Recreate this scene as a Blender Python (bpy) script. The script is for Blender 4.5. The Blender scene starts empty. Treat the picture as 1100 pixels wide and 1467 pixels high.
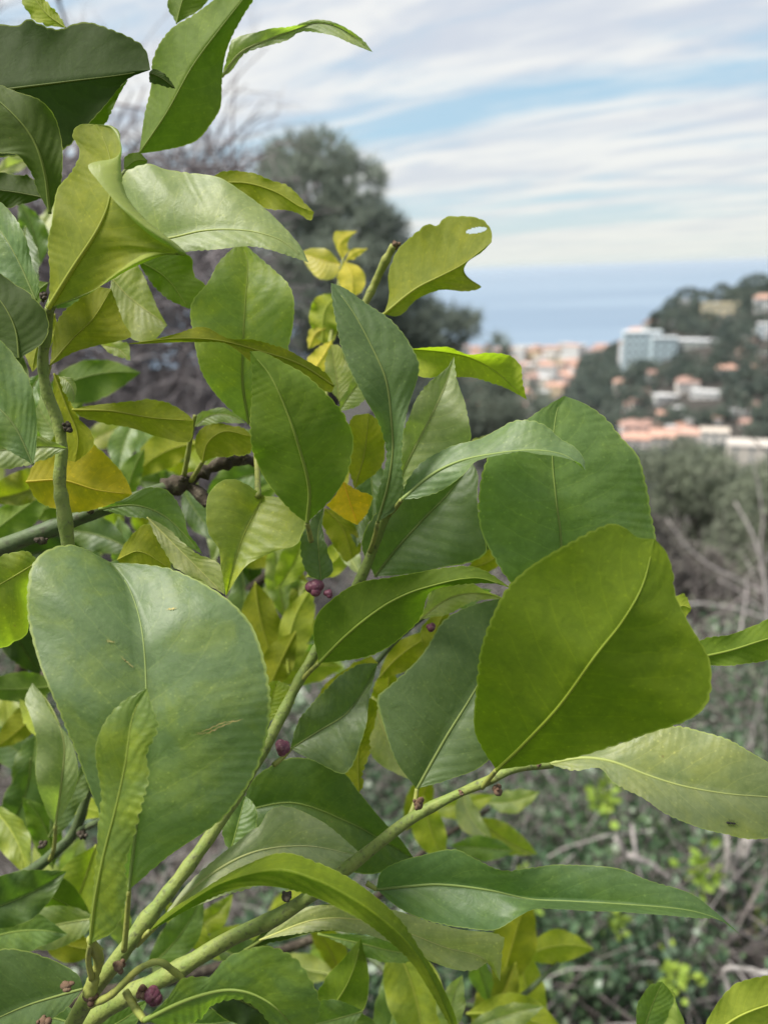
import bpy, math, random
import numpy as np
from mathutils import Vector, Matrix
from mathutils.bvhtree import BVHTree

random.seed(7); rng = np.random.default_rng(7)
R = math.radians
scene = bpy.context.scene
COL = scene.collection

# ------------------------------------------------------------------ camera
F = 1102.0                      # focal length in photograph pixels (1100 x 1467)
CX, CY = 550.0, 733.5
PITCH, ROLL = R(17.3), R(1.95)
fw = np.array([0, math.cos(PITCH), -math.sin(PITCH)])
u0 = np.array([0, math.sin(PITCH), math.cos(PITCH)])
r0 = np.array([1.0, 0, 0])
rt = math.cos(ROLL)*r0 - math.sin(ROLL)*u0
up = math.sin(ROLL)*r0 + math.cos(ROLL)*u0

def P(x, y, d):
    """world point seen at photograph pixel (x, y) at depth d metres"""
    x = np.asarray(x, float); y = np.asarray(y, float); d = np.asarray(d, float)
    a = (x-CX)/F*d; b = -(y-CY)/F*d
    return a[..., None]*rt + b[..., None]*up + d[..., None]*fw

cam_d = bpy.data.cameras.new('camera')
cam = bpy.data.objects.new('camera', cam_d); COL.objects.link(cam)
m = Matrix.Identity(4)
for i in range(3):
    m[i][0], m[i][1], m[i][2] = rt[i], up[i], -fw[i]
cam.matrix_world = m
cam_d.sensor_fit = 'VERTICAL'; cam_d.sensor_height = 36.0; cam_d.lens = 36.0*F/1467
cam_d.clip_start = 0.02; cam_d.clip_end = 200000
cam_d.dof.use_dof = True; cam_d.dof.focus_distance = 0.335; cam_d.dof.aperture_fstop = 7.4
scene.camera = cam

# ------------------------------------------------------------------ light and exposure
SUN_EL, SUN_AZ = R(58), R(-96)          # azimuth measured from +Y towards +X
vs = scene.view_settings
scene.display_settings.display_device = 'sRGB'
vs.view_transform = 'Standard'; vs.look = 'None'; vs.gamma = 1; vs.use_curve_mapping = False
vs.exposure = 0.80
HAZE = 5e-5
scene.cycles.use_denoising = True
scene.cycles.max_bounces = 8; scene.cycles.diffuse_bounces = 4; scene.cycles.transmission_bounces = 6
scene.cycles.volume_bounces = 0; scene.cycles.sample_clamp_indirect = 6

sd = bpy.data.lights.new('sun', 'SUN'); sd.energy = 4.7; sd.angle = R(17); sd.color = (1, .955, .88)
sun = bpy.data.objects.new('sun', sd); COL.objects.link(sun)
sv = Vector((math.sin(SUN_AZ)*math.cos(SUN_EL), math.cos(SUN_AZ)*math.cos(SUN_EL), math.sin(SUN_EL)))
sun.rotation_euler = sv.to_track_quat('Z', 'Y').to_euler()
sun.location = (0, 0, 30)

class NT:
    """small helper for node trees"""
    def __init__(s, nt): s.nt = nt; s.n = nt.nodes; s.l = nt.links
    def add(s, t, **kw):
        n = s.n.new(t)
        for k, v in kw.items():
            if k.startswith('i_'): s.put(n.inputs[k[2:]], v)
            elif k.startswith('n_'): s.put(n.inputs[int(k[2:])], v)
            else: setattr(n, k, v)
        return n
    def put(s, sock, v):
        if hasattr(v, 'is_linked') or isinstance(v, bpy.types.NodeSocket): s.l.new(v, sock)
        else: sock.default_value = v
    def math(s, op, a, b=0.0, c=0.0, clamp=False):
        n = s.n.new('ShaderNodeMath'); n.operation = op; n.use_clamp = clamp
        s.put(n.inputs[0], a); s.put(n.inputs[1], b); s.put(n.inputs[2], c)
        return n.outputs[0]
    def mix(s, f, a, b, bt='MIX', clamp=False):
        n = s.n.new('ShaderNodeMix'); n.data_type = 'RGBA'; n.blend_type = bt; n.clamp_result = clamp
        s.put(n.inputs[0], f)
        for i, v in ((6, a), (7, b)):
            if isinstance(v, (tuple, list)) and len(v) == 3: v = (*v, 1)
            s.put(n.inputs[i], v)
        return n.outputs[2]
    def ramp(s, f, p0, p1):
        n = s.n.new('ShaderNodeMapRange'); n.interpolation_type = 'SMOOTHSTEP'
        s.put(n.inputs[0], f); n.inputs[1].default_value = p0; n.inputs[2].default_value = p1
        return n.outputs[0]
    def noise(s, vec, scale, detail=4, rough=.5, dist=0.0):
        n = s.n.new('ShaderNodeTexNoise'); n.inputs['Scale'].default_value = scale
        n.inputs['Detail'].default_value = detail; n.inputs['Roughness'].default_value = rough
        n.inputs['Distortion'].default_value = dist
        if vec is not None: s.l.new(vec, n.inputs['Vector'])
        return n.outputs[0]

# ------------------------------------------------------------------ sky: clear blue air with streaks of thin cloud, the same all round
w = bpy.data.worlds.new('World'); scene.world = w; w.use_nodes = True
T = NT(w.node_tree); T.n.clear()
sky = T.add('ShaderNodeTexSky', sky_type='NISHITA', sun_disc=False, sun_elevation=SUN_EL, sun_rotation=SUN_AZ,
            altitude=150, air_density=1.0, dust_density=1.2, ozone_density=2.0)
tc = T.add('ShaderNodeTexCoord')
sx = T.add('ShaderNodeSeparateXYZ', n_0=tc.outputs['Generated'])
zz = T.math('ADD', T.math('MAXIMUM', sx.outputs[2], 0.0), 0.075)
px_ = T.math('DIVIDE', sx.outputs[0], zz); py_ = T.math('DIVIDE', sx.outputs[1], zz)
cb = T.add('ShaderNodeCombineXYZ', n_0=px_, n_1=py_)
ro = T.add('ShaderNodeMapping', i_Vector=cb.outputs[0]); ro.inputs['Rotation'].default_value = (0, 0, R(24))
mp = T.add('ShaderNodeMapping', i_Vector=ro.outputs[0]); mp.inputs['Scale'].default_value = (.16, .50, 1)
mp.inputs['Location'].default_value = (5.2, 3.82, 0)
c1 = T.noise(mp.outputs[0], 1.5, 8, .55, .55)
ro2 = T.add('ShaderNodeMapping', i_Vector=cb.outputs[0]); ro2.inputs['Rotation'].default_value = (0, 0, R(33))
mp2 = T.add('ShaderNodeMapping', i_Vector=ro2.outputs[0]); mp2.inputs['Scale'].default_value = (.45, 1.2, 1)
c2 = T.noise(mp2.outputs[0], 2.2, 7, .6, .5)
c3 = T.noise(mp2.outputs[0], 7.5, 6, .62, .4)
cc = T.math('ADD', T.math('MULTIPLY', c1, .70), T.math('ADD', T.math('MULTIPLY', c2, .21), T.math('MULTIPLY', c3, .09)))
cf = T.ramp(cc, .385, .545)
blue = T.mix(1.0, sky.outputs[0], (.09, .09, .09), 'MULTIPLY')
blue = T.mix(.75, blue, (.255, .395, .49))
shade = T.mix(T.ramp(c2, .36, .62), (.385, .41, .46), (.535, .535, .525))
skyc = T.mix(T.math('MULTIPLY', cf, .93), blue, shade)
hz = T.math('POWER', T.math('SUBTRACT', 1.0, T.math('MAXIMUM', sx.outputs[2], 0.0)), 13.0)
skyc = T.mix(T.math('MULTIPLY', hz, .80), skyc, (.495, .505, .45))
bg = T.add('ShaderNodeBackground', i_Color=skyc, i_Strength=1.0)
out = T.add('ShaderNodeOutputWorld', i_Surface=bg.outputs[0])

# ------------------------------------------------------------------ helpers
def link_mesh(name, V, Fc, mat=None, parent=None, origin=(0, 0, 0), smooth=True):
    V = np.asarray(V, float) - np.asarray(origin, float)
    me = bpy.data.meshes.new(name)
    me.from_pydata(V.tolist(), [], Fc if isinstance(Fc, list) else Fc.tolist())
    if smooth: me.shade_smooth()
    if mat: me.materials.append(mat)
    ob = bpy.data.objects.new(name, me); COL.objects.link(ob)
    wp = Vector(origin)
    if parent is not None:
        ob.parent = parent; ob.location = wp - wpos(parent)
    else: ob.location = wp
    return ob
def wpos(o):
    p = Vector(o.location)
    while o.parent is not None: o = o.parent; p += Vector(o.location)
    return p
def empty(name, loc, label=None, cat=None, group=None):
    o = bpy.data.objects.new(name, None); COL.objects.link(o); o.location = Vector(loc); o.empty_display_size = .1
    return tag(o, label, cat, group)
def tag(o, label=None, cat=None, group=None, kind=None):
    for k, v in (('label', label), ('category', cat), ('group', group), ('kind', kind)):
        if v: o[k] = v
    return o
def spline(pts, n, pw=.5):
    """Catmull-Rom through pts, n samples at equal arc length"""
    p = np.asarray(pts, float)
    if len(p) == 2: return p[0] + (p[1]-p[0])*np.linspace(0, 1, n)[:, None]
    e = np.vstack([2*p[0]-p[1], p, 2*p[-1]-p[-2]])
    out = []
    for i in range(1, len(e)-2):
        t = np.linspace(0, 1, 14, endpoint=False)[:, None]
        a, b, c, d = e[i-1], e[i], e[i+1], e[i+2]
        la = max(np.linalg.norm(b-a), 1e-9); lb = max(np.linalg.norm(c-b), 1e-9); lc = max(np.linalg.norm(d-c), 1e-9)
        m1 = (c-a)/(la+lb)*lb; m2 = (d-b)/(lb+lc)*lb
        out.append((2*t**3-3*t**2+1)*b + (t**3-2*t**2+t)*m1 + (-2*t**3+3*t**2)*c + (t**3-t**2)*m2)
    q = np.vstack(out+[p[-1:]])
    s = np.concatenate([[0], np.cumsum(np.linalg.norm(np.diff(q, axis=0), axis=1))])
    ss = np.linspace(0, s[-1], n)
    return np.stack([np.interp(ss, s, q[:, k]) for k in range(q.shape[1])], 1)
def tube_data(pts, rad, sides=8, cap=True):
    pts = np.asarray(pts, float); n = len(pts)
    rad = np.broadcast_to(np.asarray(rad, float), (n,))
    tg = np.gradient(pts, axis=0); tg /= np.linalg.norm(tg, axis=1)[:, None]+1e-12
    ref = np.array([0, 0, 1.]) if abs(tg[0][2]) < .9 else np.array([1., 0, 0])
    V = []; nrm = np.cross(tg[0], ref); nrm /= np.linalg.norm(nrm)
    a = np.arange(sides)*2*math.pi/sides
    for i in range(n):
        nrm = nrm - tg[i]*np.dot(nrm, tg[i]); nrm /= np.linalg.norm(nrm)+1e-12
        bn = np.cross(tg[i], nrm)
        V.append(pts[i] + rad[i]*(np.cos(a)[:, None]*nrm + np.sin(a)[:, None]*bn))
    V = np.vstack(V)
    Fc = [(i*sides+k, i*sides+(k+1) % sides, (i+1)*sides+(k+1) % sides, (i+1)*sides+k) for i in range(n-1) for k in range(sides)]
    if cap: Fc += [tuple(range(sides-1, -1, -1)), tuple((n-1)*sides+k for k in range(sides))]
    return V, Fc
class MB:
    def __init__(s): s.V = []; s.F = []; s.n = 0
    def add(s, V, Fc):
        s.V.append(np.asarray(V, float)); s.F += [tuple(i+s.n for i in f) for f in Fc]; s.n += len(V)
    def tube(s, pts, rad, sides=8): s.add(*tube_data(pts, rad, sides))
    def box(s, c, sz, rz=0.0, taper=1.0):
        x, y, z = [k/2 for k in sz]; V = []
        for dz, t in ((-z, 1), (z, taper)):
            for a, b in ((-x, -y), (x, -y), (x, y), (-x, y)): V.append((a*t, b*t, dz))
        V = np.array(V); cs, sn = math.cos(rz), math.sin(rz)
        V = np.stack([V[:, 0]*cs-V[:, 1]*sn, V[:, 0]*sn+V[:, 1]*cs, V[:, 2]], 1)+np.asarray(c)
        s.add(V, [(3, 2, 1, 0), (4, 5, 6, 7), (0, 1, 5, 4), (1, 2, 6, 5), (2, 3, 7, 6), (3, 0, 4, 7)])
    def build(s, name, mat, parent=None, origin=(0, 0, 0), smooth=True):
        return link_mesh(name, np.vstack(s.V), s.F, mat, parent, origin, smooth)
def mat(name, color, rough=.8, spec=.3, noise=None, noise2=None, scale=8, bump=0.0, bscale=60, transl=0.0, obj=False):
    """plain procedural material: colour broken up by noise, optional bump and leaf-like translucency"""
    mt = bpy.data.materials.new(name); mt.use_nodes = True; t = NT(mt.node_tree); t.n.clear()
    tcn = t.add('ShaderNodeTexCoord'); vec = tcn.outputs['Object']
    c = (*color, 1)
    if obj:
        oi = t.add('ShaderNodeObjectInfo'); c = oi.outputs['Color']
    if noise:
        c = t.mix(t.ramp(t.noise(vec, scale, 5, .6), .35, .65), c, noise)
    if noise2:
        c = t.mix(t.ramp(t.noise(vec, scale*3.7, 5, .6), .5, .72), c, noise2)
    b = t.add('ShaderNodeBsdfPrincipled', i_Roughness=rough)
    t.put(b.inputs['Base Color'], c); b.inputs['Specular IOR Level'].default_value = spec
    if bump:
        bn = t.add('ShaderNodeBump', i_Height=t.noise(vec, bscale, 4, .6)); bn.inputs['Strength'].default_value = bump; bn.inputs['Distance'].default_value = .3/bscale
        t.l.new(bn.outputs[0], b.inputs['Normal'])
    sh = b.outputs[0]
    if transl:
        tr = t.add('ShaderNodeBsdfTranslucent'); t.put(tr.inputs['Color'], c)
        mx = t.add('ShaderNodeMixShader', n_0=transl, n_1=sh, n_2=tr.outputs[0]); sh = mx.outputs[0]
    t.add('ShaderNodeOutputMaterial', i_Surface=sh)
    return mt

# ------------------------------------------------------------------ land and sea
SEA = -120.0
sil = [(835, 530), (880, 512), (905, 490), (930, 472), (960, 455), (1000, 445), (1050, 432), (1100, 420), (1250, 400), (1600, 380)]
_az = []; _zc = []
for (x, y) in sil:
    v = P(x, y, 1.0); h = math.hypot(v[0], v[1]); _az.append(math.atan2(v[0], v[1])); _zc.append(v[2]/h*560)
_az = [_az[0]-.03]+_az; _zc = [-117.0]+_zc
def sstep(a, b, x):
    t = np.clip((x-a)/(b-a), 0, 1); return t*t*(3-2*t)
def height(x, y):
    x = np.asarray(x, float); y = np.asarray(y, float)
    r = np.hypot(x, y); az = np.arctan2(x, y)
    near = -1.75 - .30*np.clip(y, -18, None) - .03*np.clip(y-50, 0, None) + .10*np.sin(x*1.3+.4*y)*np.clip(r/4, 0, 1)*.6 + .1*np.sin(y*2.1-x)*np.clip(r/4, 0, 1)*.5
    q = -x/np.maximum(y, .5)
    near = near + sstep(.16, .42, q)*sstep(4, 10, y)*(1-sstep(45, 90, r))*.25*np.minimum(y, 45)
    zc = np.interp(az, _az, _zc, left=-117.0, right=_zc[-1])
    zc = np.where(np.abs(az) < 1.5, zc, -117.0)
    prof = sstep(290, 560, r)*(1-sstep(600, 900, r))
    hill = -117 + (zc+117)*prof + 1.2*np.sin(x*.05)*np.cos(y*.043)*prof
    z = np.maximum(near, hill)
    return z - sstep(1130, 1175, r)*8
def on_ground(px, py, d0=1.5, d1=1300):
    """where the ray through a pixel meets the land"""
    d = np.geomspace(d0, d1, 900); q = P(np.full_like(d, px), np.full_like(d, py), d)
    hit = (q[:, 2] < height(q[:, 0], q[:, 1]))
    return q[np.argmax(hit)] if hit.any() and d[np.argmax(hit)] > 100 else P(px, py, 560.0)
def polar(rs, az):
    A, Rr = np.meshgrid(az, rs); X = Rr*np.sin(A); Y = Rr*np.cos(A)
    V = np.stack([X, Y, height(X, Y)], -1).reshape(-1, 3); na = len(az)
    i, j = np.meshgrid(np.arange(len(rs)-1), np.arange(na-1), indexing='ij'); i = i.ravel(); j = j.ravel()
    return V, np.stack([i*na+j, i*na+j+1, (i+1)*na+j+1, (i+1)*na+j], 1)
m_soil = mat('dry_soil', (.058, .052, .047), .95, .1, (.034, .031, .029), (.070, .074, .056), 1.4, .7, 18)  # soil darkened so its colour carries the shadows between the brambles
V, Fc = polar(np.geomspace(.25, 1180, 170), np.linspace(-math.pi, math.pi, 420))
tag(link_mesh('terrain', V, Fc[:, ::-1], m_soil), kind='structure', label='dry scrubby hillside falling away to the coast')
mt = bpy.data.materials.new('sea_water'); mt.use_nodes = True; t = NT(mt.node_tree); t.n.clear()
tcn = t.add('ShaderNodeTexCoord')
mpp = t.add('ShaderNodeMapping', i_Vector=tcn.outputs['Object']); mpp.inputs['Scale'].default_value = (.0004, .0016, 1)
wav = t.noise(tcn.outputs['Object'], .06, 4, .6)
band = t.noise(mpp.outputs[0], 1.0, 3, .5, .3)
b = t.add('ShaderNodeBsdfPrincipled', i_Roughness=.32)
t.put(b.inputs['Base Color'], t.mix(t.ramp(band, .35, .65), (.10, .165, .25), (.15, .22, .30)))
bn = t.add('ShaderNodeBump', i_Height=wav); bn.inputs['Strength'].default_value = .25; bn.inputs['Distance'].default_value = 1.5
t.l.new(bn.outputs[0], b.inputs['Normal'])
t.add('ShaderNodeOutputMaterial', i_Surface=b.outputs[0])
az = np.linspace(-1.5, 1.5, 80); rs = np.geomspace(900, 90000, 30)
A, Rr = np.meshgrid(az, rs); V = np.stack([Rr*np.sin(A), Rr*np.cos(A), np.full_like(A, SEA)], -1).reshape(-1, 3)
i, j = np.meshgrid(np.arange(29), np.arange(79), indexing='ij'); i = i.ravel(); j = j.ravel()
tag(link_mesh('sea', V, np.stack([i*80+j+1, i*80+j, (i+1)*80+j, (i+1)*80+j+1], 1), mt), kind='structure', label='calm pale blue sea reaching the horizon')

# ------------------------------------------------------------------ houses
m_wall = mat('render_wall', (1, 1, 1), .85, .2, obj=True)
m_tile = mat('clay_roof', (1, 1, 1), .85, .2, obj=True)
m_win = mat('window_glass', (.16, .19, .21), .25, .5)
m_door = mat('painted_door', (.10, .09, .08), .6, .3)
def setc(o, c): o.color = (*c, 1); return o
CREAM, WHITE, PINK, OCHRE, BLUE = (.54, .49, .41), (.55, .55, .535), (.56, .38, .33), (.55, .43, .27), (.52, .62, .65)
TERRA, RUST, FLAT = (.42, .26, .20), (.33, .21, .175), (.55, .55, .55)
def house(base, wd, dp, ht, rz, wall, roof, kind, label, group=None, wins=(0, 0), cat='house', chimney=False):
    """kind: gable, hip, flat. base: ground point in the middle of the front face"""
    base = np.asarray(base, float)
    e = empty('house' if cat == 'house' else 'apartment_building', base, label, cat, group)
    e.rotation_euler.z = rz
    def put(mb, name, mt, c, par=e):
        o = link_mesh(name, np.vstack(mb.V), mb.F, mt, None, (0, 0, 0), False); o.parent = par
        return setc(o, c)
    mb = MB(); mb.box((0, dp/2, ht/2-3), (wd, dp, ht+6)); put(mb, 'wall', m_wall, wall)
    mb = MB(); o_ = .5
    x, y0, y1 = wd/2+o_, -o_, dp+o_
    if kind == 'flat':
        mb.box((0, dp/2, ht+.25), (wd+.6, dp+.6, .5))
    elif kind == 'gable':
        h2 = dp*.26; ym = dp/2
        mb.add([(-x, y0, ht), (x, y0, ht), (x, ym, ht+h2), (-x, ym, ht+h2), (x, y1, ht), (-x, y1, ht)], [(0, 1, 2, 3), (3, 2, 4, 5), (1, 4, 2), (0, 3, 5), (0, 5, 4, 1)])
    else:
        h2 = min(wd, dp)*.22; ym = dp/2; k = min(wd*.3, dp*.5)
        mb.add([(-x, y0, ht), (x, y0, ht), (x-k, ym, ht+h2), (-x+k, ym, ht+h2), (x, y1, ht), (-x, y1, ht)], [(0, 1, 2, 3), (3, 2, 4, 5), (1, 4, 2), (0, 3, 5), (0, 5, 4, 1)])
    rf = put(mb, 'roof', m_tile, roof)
    if chimney:
        mb = MB(); mb.box((wd*.22, dp*.5, ht+dp*.22), (1.2, 1.2, 3.2)); put(mb, 'chimney', m_wall, wall, rf)
    nx, nz = wins
    for a in range(nx):
        for b_ in range(nz):
            cx_ = -wd/2+wd*(a+.5)/nx; cz_ = ht*(b_+.55)/nz
            mb = MB(); mb.box((cx_, -.02, cz_), (min(1.6, wd/nx*.5), .12, min(1.9, ht/nz*.55))); put(mb, 'window', m_win, (1, 1, 1))
    return e
def facing(p): return math.atan2(-p[0], p[1])
# the town on the coastal flat
NUM = ['no', 'one', 'two', 'three', 'four', 'five', 'six']
tones = [(CREAM, 'cream'), (WHITE, 'white'), (PINK, 'pink'), (OCHRE, 'ochre'), (WHITE, 'white'), (CREAM, 'cream')]
n = 0
for row in range(15):
    r_ = 660+row*32
    az0 = math.atan2(P(640, 480, 1)[0], P(640, 480, 1)[1]); az1 = math.atan2(P(905, 480, 1)[0], P(905, 480, 1)[1])
    k_n = int((az1-az0)*r_/24)
    for k in range(k_n):
        if random.random() < .10: continue
        a_ = az0+(az1-az0)*(k+random.random()*.8)/k_n; rr = r_+random.uniform(-9, 9)
        x_, y_ = rr*math.sin(a_), rr*math.cos(a_); z_ = float(height(x_, y_))
        if z_ > -108: continue
        (wc, wn) = random.choice(tones); kd = random.choice(['gable', 'hip', 'flat', 'hip'])
        rc = FLAT if kd == 'flat' else random.choice([TERRA, RUST, TERRA])
        ht = random.choice([6, 9, 9, 12, 15]) if row < 11 else random.choice([9, 12, 15, 18])
        rn = 'flat pale roof' if kd == 'flat' else ('hipped' if kd == 'hip' else 'gabled')+(' orange roof' if rc == TERRA else ' rust roof')
        house((x_, y_, z_), random.uniform(11, 22), random.uniform(9, 14), ht, facing((x_, y_))+random.uniform(-.5, .5), wc, rc, kd,
              f'{wn} town house of {NUM[ht//3]} storeys with {rn} on the coastal flat', f'{wn} {kd} town houses of {NUM[ht//3]} storeys', (3, max(1, ht//3)) if row < 5 else (0, 0))
# villas and blocks on the hill
def hill_house(px, py, wpx, hpx, dp, wall, roof, kind, label, turn=0., wins=(0, 0), cat='house', chimney=False, d=None):
    p = on_ground(px, py) if d is None else P(px, py, d)
    dd = float(np.dot(p, fw)); return house(p, wpx*dd/F, dp, hpx*dd/F, facing(p)+turn, wall, roof, kind, label, None, wins, cat, chimney)
hill_house(918, 522, 52, 44, 14, (.46, .55, .58), (.50, .54, .56), 'flat', 'pale blue apartment block stepping down the wooded hill', .1, (6, 4), 'apartment block')
hill_house(950, 518, 34, 32, 10, (.42, .51, .54), (.48, .52, .54), 'flat', 'lower wing of the pale blue block facing the woods', .12, (3, 3), 'apartment block')
hill_house(898, 530, 22, 38, 10, (.58, .56, .56), TERRA, 'flat', 'narrow pinkish white block beside the pale blue apartment block', .1, (2, 4), 'apartment block')
hill_house(990, 502, 62, 13, 12, (.34, .36, .33), (.56, .58, .60), 'flat', 'long low building with white flat roof above the pale blue block', -.05, (5, 1))
hill_house(914, 488, 26, 14, 9, CREAM, TERRA, 'hip', 'cream house with orange hipped roof below the dark round trees', .2, (2, 1))
hill_house(941, 478, 20, 16, 9, WHITE, TERRA, 'gable', 'small white house with orange gable beside the dark round trees', 1.4, (1, 2), chimney=True)
hill_house(1030, 455, 52, 18, 14, (.50, .44, .30), (.46, .40, .26), 'flat', 'long sand coloured building near the hilltop', -.05, (5, 2))
hill_house(1093, 446, 24, 18, 12, WHITE, TERRA, 'hip', 'white villa with orange roof under the hilltop trees', .1, (2, 2))
hill_house(975, 470, 30, 8, 8, (.48, .47, .42), FLAT, 'flat', 'low grey terrace building below the umbrella pine', .0, (3, 1))
hill_house(978, 452, 12, 20, 8, (.56, .52, .50), FLAT, 'flat', 'slim pale tower house beside the umbrella pine', .0, (1, 3))
hill_house(1095, 490, 24, 24, 10, (.50, .55, .58), FLAT, 'flat', 'bluish white block among grey trees under the villa', .0, (2, 3))
hill_house(985, 566, 30, 18, 12, (.58, .54, .50), RUST, 'hip', 'off white house with rust hipped roof amid dark trees', .2, (3, 1))
hill_house(1008, 574, 40, 12, 9, (.60, .58, .56), FLAT, 'flat', 'long white terrace wing beside the rust roofed house', -.2, (4, 1))
hill_house(955, 580, 32, 12, 9, WHITE, FLAT, 'flat', 'bright white low house among dark trees on the slope', .3, (3, 1))
hill_house(1040, 540, 26, 12, 9, (.56, .55, .53), TERRA, 'hip', 'half hidden pale house with orange roof high in the grey woods', .1, (2, 1))
hill_house(1060, 600, 22, 10, 8, (.58, .56, .53), FLAT, 'flat', 'small pale flat roofed house low in the woods', .2, (2, 1))
hill_house(890, 560, 20, 12, 8, (.60, .56, .50), TERRA, 'hip', 'cream house with orange roof at the foot of the wood', .1, (2, 1))
for k in range(46):
    x_, y_ = random.uniform(895, 1110), 0; y_ = random.uniform(470 if x_ > 990 else 545, 625)
    if any(abs(x_-a) < b_ and abs(y_-c) < 22 for a, b_, c in ((925, 42, 505), (985, 48, 566), (955, 24, 578), (1000, 40, 500))): continue
    wc, wn = random.choice([(CREAM, 'cream'), (WHITE, 'white'), (PINK, 'pinkish')]); rc, rn, kd = random.choice([((.44, .26, .20), 'orange', 'hip'), (RUST, 'rust', 'gable'), (FLAT, 'grey flat', 'flat')])
    o = hill_house(x_, y_, random.uniform(9, 16), random.uniform(7, 11), 7, wc, rc, kd, f'tiny {wn} house with {rn} roof half sunk in the hillside woods', random.uniform(-.4, .4), (2, 1))
    o['group'] = f'tiny {wn} houses with {rn} roofs in the woods'
hill_house(971, 594, 16, 9, 7, WHITE, FLAT, 'flat', 'tiny white outbuilding under the bright low white house', .1, (1, 1))
hill_house(920, 624, 56, 14, 12, (.58, .50, .46), RUST, 'hip', 'pinkish house with rust roof behind the long orange roof', .1, (4, 1))
hill_house(912, 645, 44, 16, 12, (.58, .52, .48), (.44, .26, .20), 'hip', 'pinkish house with orange roof leading the row in the valley', -.05, (3, 1))
hill_house(950, 642, 36, 16, 12, (.60, .54, .48), (.46, .28, .22), 'gable', 'cream house with faded orange roof in the middle of the valley row', .1, (3, 1))
hill_house(983, 640, 34, 18, 12, (.56, .50, .46), (.42, .27, .22), 'hip', 'beige house with dull orange roof closing the valley row', -.1, (3, 1))
hill_house(1022, 640, 38, 20, 12, (.60, .57, .52), (.50, .44, .38), 'flat', 'plain cream flat roofed house beside the valley row', .05, (3, 2))
hill_house(1085, 676, 84, 36, 16, (.56, .51, .45), (.46, .42, .38), 'flat', 'cream building with shuttered windows behind the olive scrub', .1, (4, 3))

# ------------------------------------------------------------------ background plants
def tris_cloud(centers, lengths, widths, dirs):
    """many slim leaf or needle triangles in one mesh"""
    n = len(centers); d = dirs/np.linalg.norm(dirs, axis=1)[:, None]
    s = np.cross(d, rng.normal(size=(n, 3))); s /= np.linalg.norm(s, axis=1)[:, None]+1e-9
    a = centers - s*widths[:, None]; b = centers + s*widths[:, None]; c = centers + d*lengths[:, None]
    V = np.stack([a, b, c], 1).reshape(-1, 3); return V, np.arange(3*n).reshape(-1, 3)
def leaf_cloud(centers, L, W, dirs):
    """many rhombic leaves in one mesh"""
    n = len(centers); d = dirs/np.linalg.norm(dirs, axis=1)[:, None]
    s = np.cross(d, rng.normal(size=(n, 3))); s /= np.linalg.norm(s, axis=1)[:, None]+1e-9
    b = centers + d*(L*.45)[:, None]
    V = np.stack([centers, b-s*W[:, None], centers+d*L[:, None], b+s*W[:, None]], 1).reshape(-1, 3)
    return V, np.arange(4*n).reshape(-1, 4)
def ball(n, hollow=.0):
    v = rng.normal(size=(n, 3)); v /= np.linalg.norm(v, axis=1)[:, None]
    return v*(hollow+(1-hollow)*rng.random(n)**.45)[:, None]
m_pine = mat('pine_needles', (.27, .31, .25), .8, .2, (.19, .225, .19), None, .9, transl=.4)
m_bark = mat('grey_bark', (.10, .085, .075), .9, .1, (.06, .05, .045), None, 6, .5, 40)
m_wood = mat('hill_foliage', (.115, .145, .112), .9, .1, (.075, .10, .085), (.21, .21, .18), .09, transl=.15)
m_twig = mat('dead_twig', (.34, .31, .30), .9, .1, (.22, .20, .19), (.46, .44, .42), 1.1)
m_twig2 = mat('bramble_twig', (.18, .158, .148), .9, .1, (.10, .086, .082), (.32, .30, .28), 1.7)
m_olive = mat('olive_leaf', (.25, .285, .20), .8, .2, (.175, .195, .145), (.33, .36, .27), 1.1, transl=.25)
m_ivy = mat('ivy_leaf', (.060, .105, .060), .42, .45, (.080, .145, .065), (.14, .20, .095), 2.0, transl=.25)
m_sprig = mat('sprig_leaf', (.30, .40, .06), .6, .3, (.22, .34, .05), None, 20, transl=.4)
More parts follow.
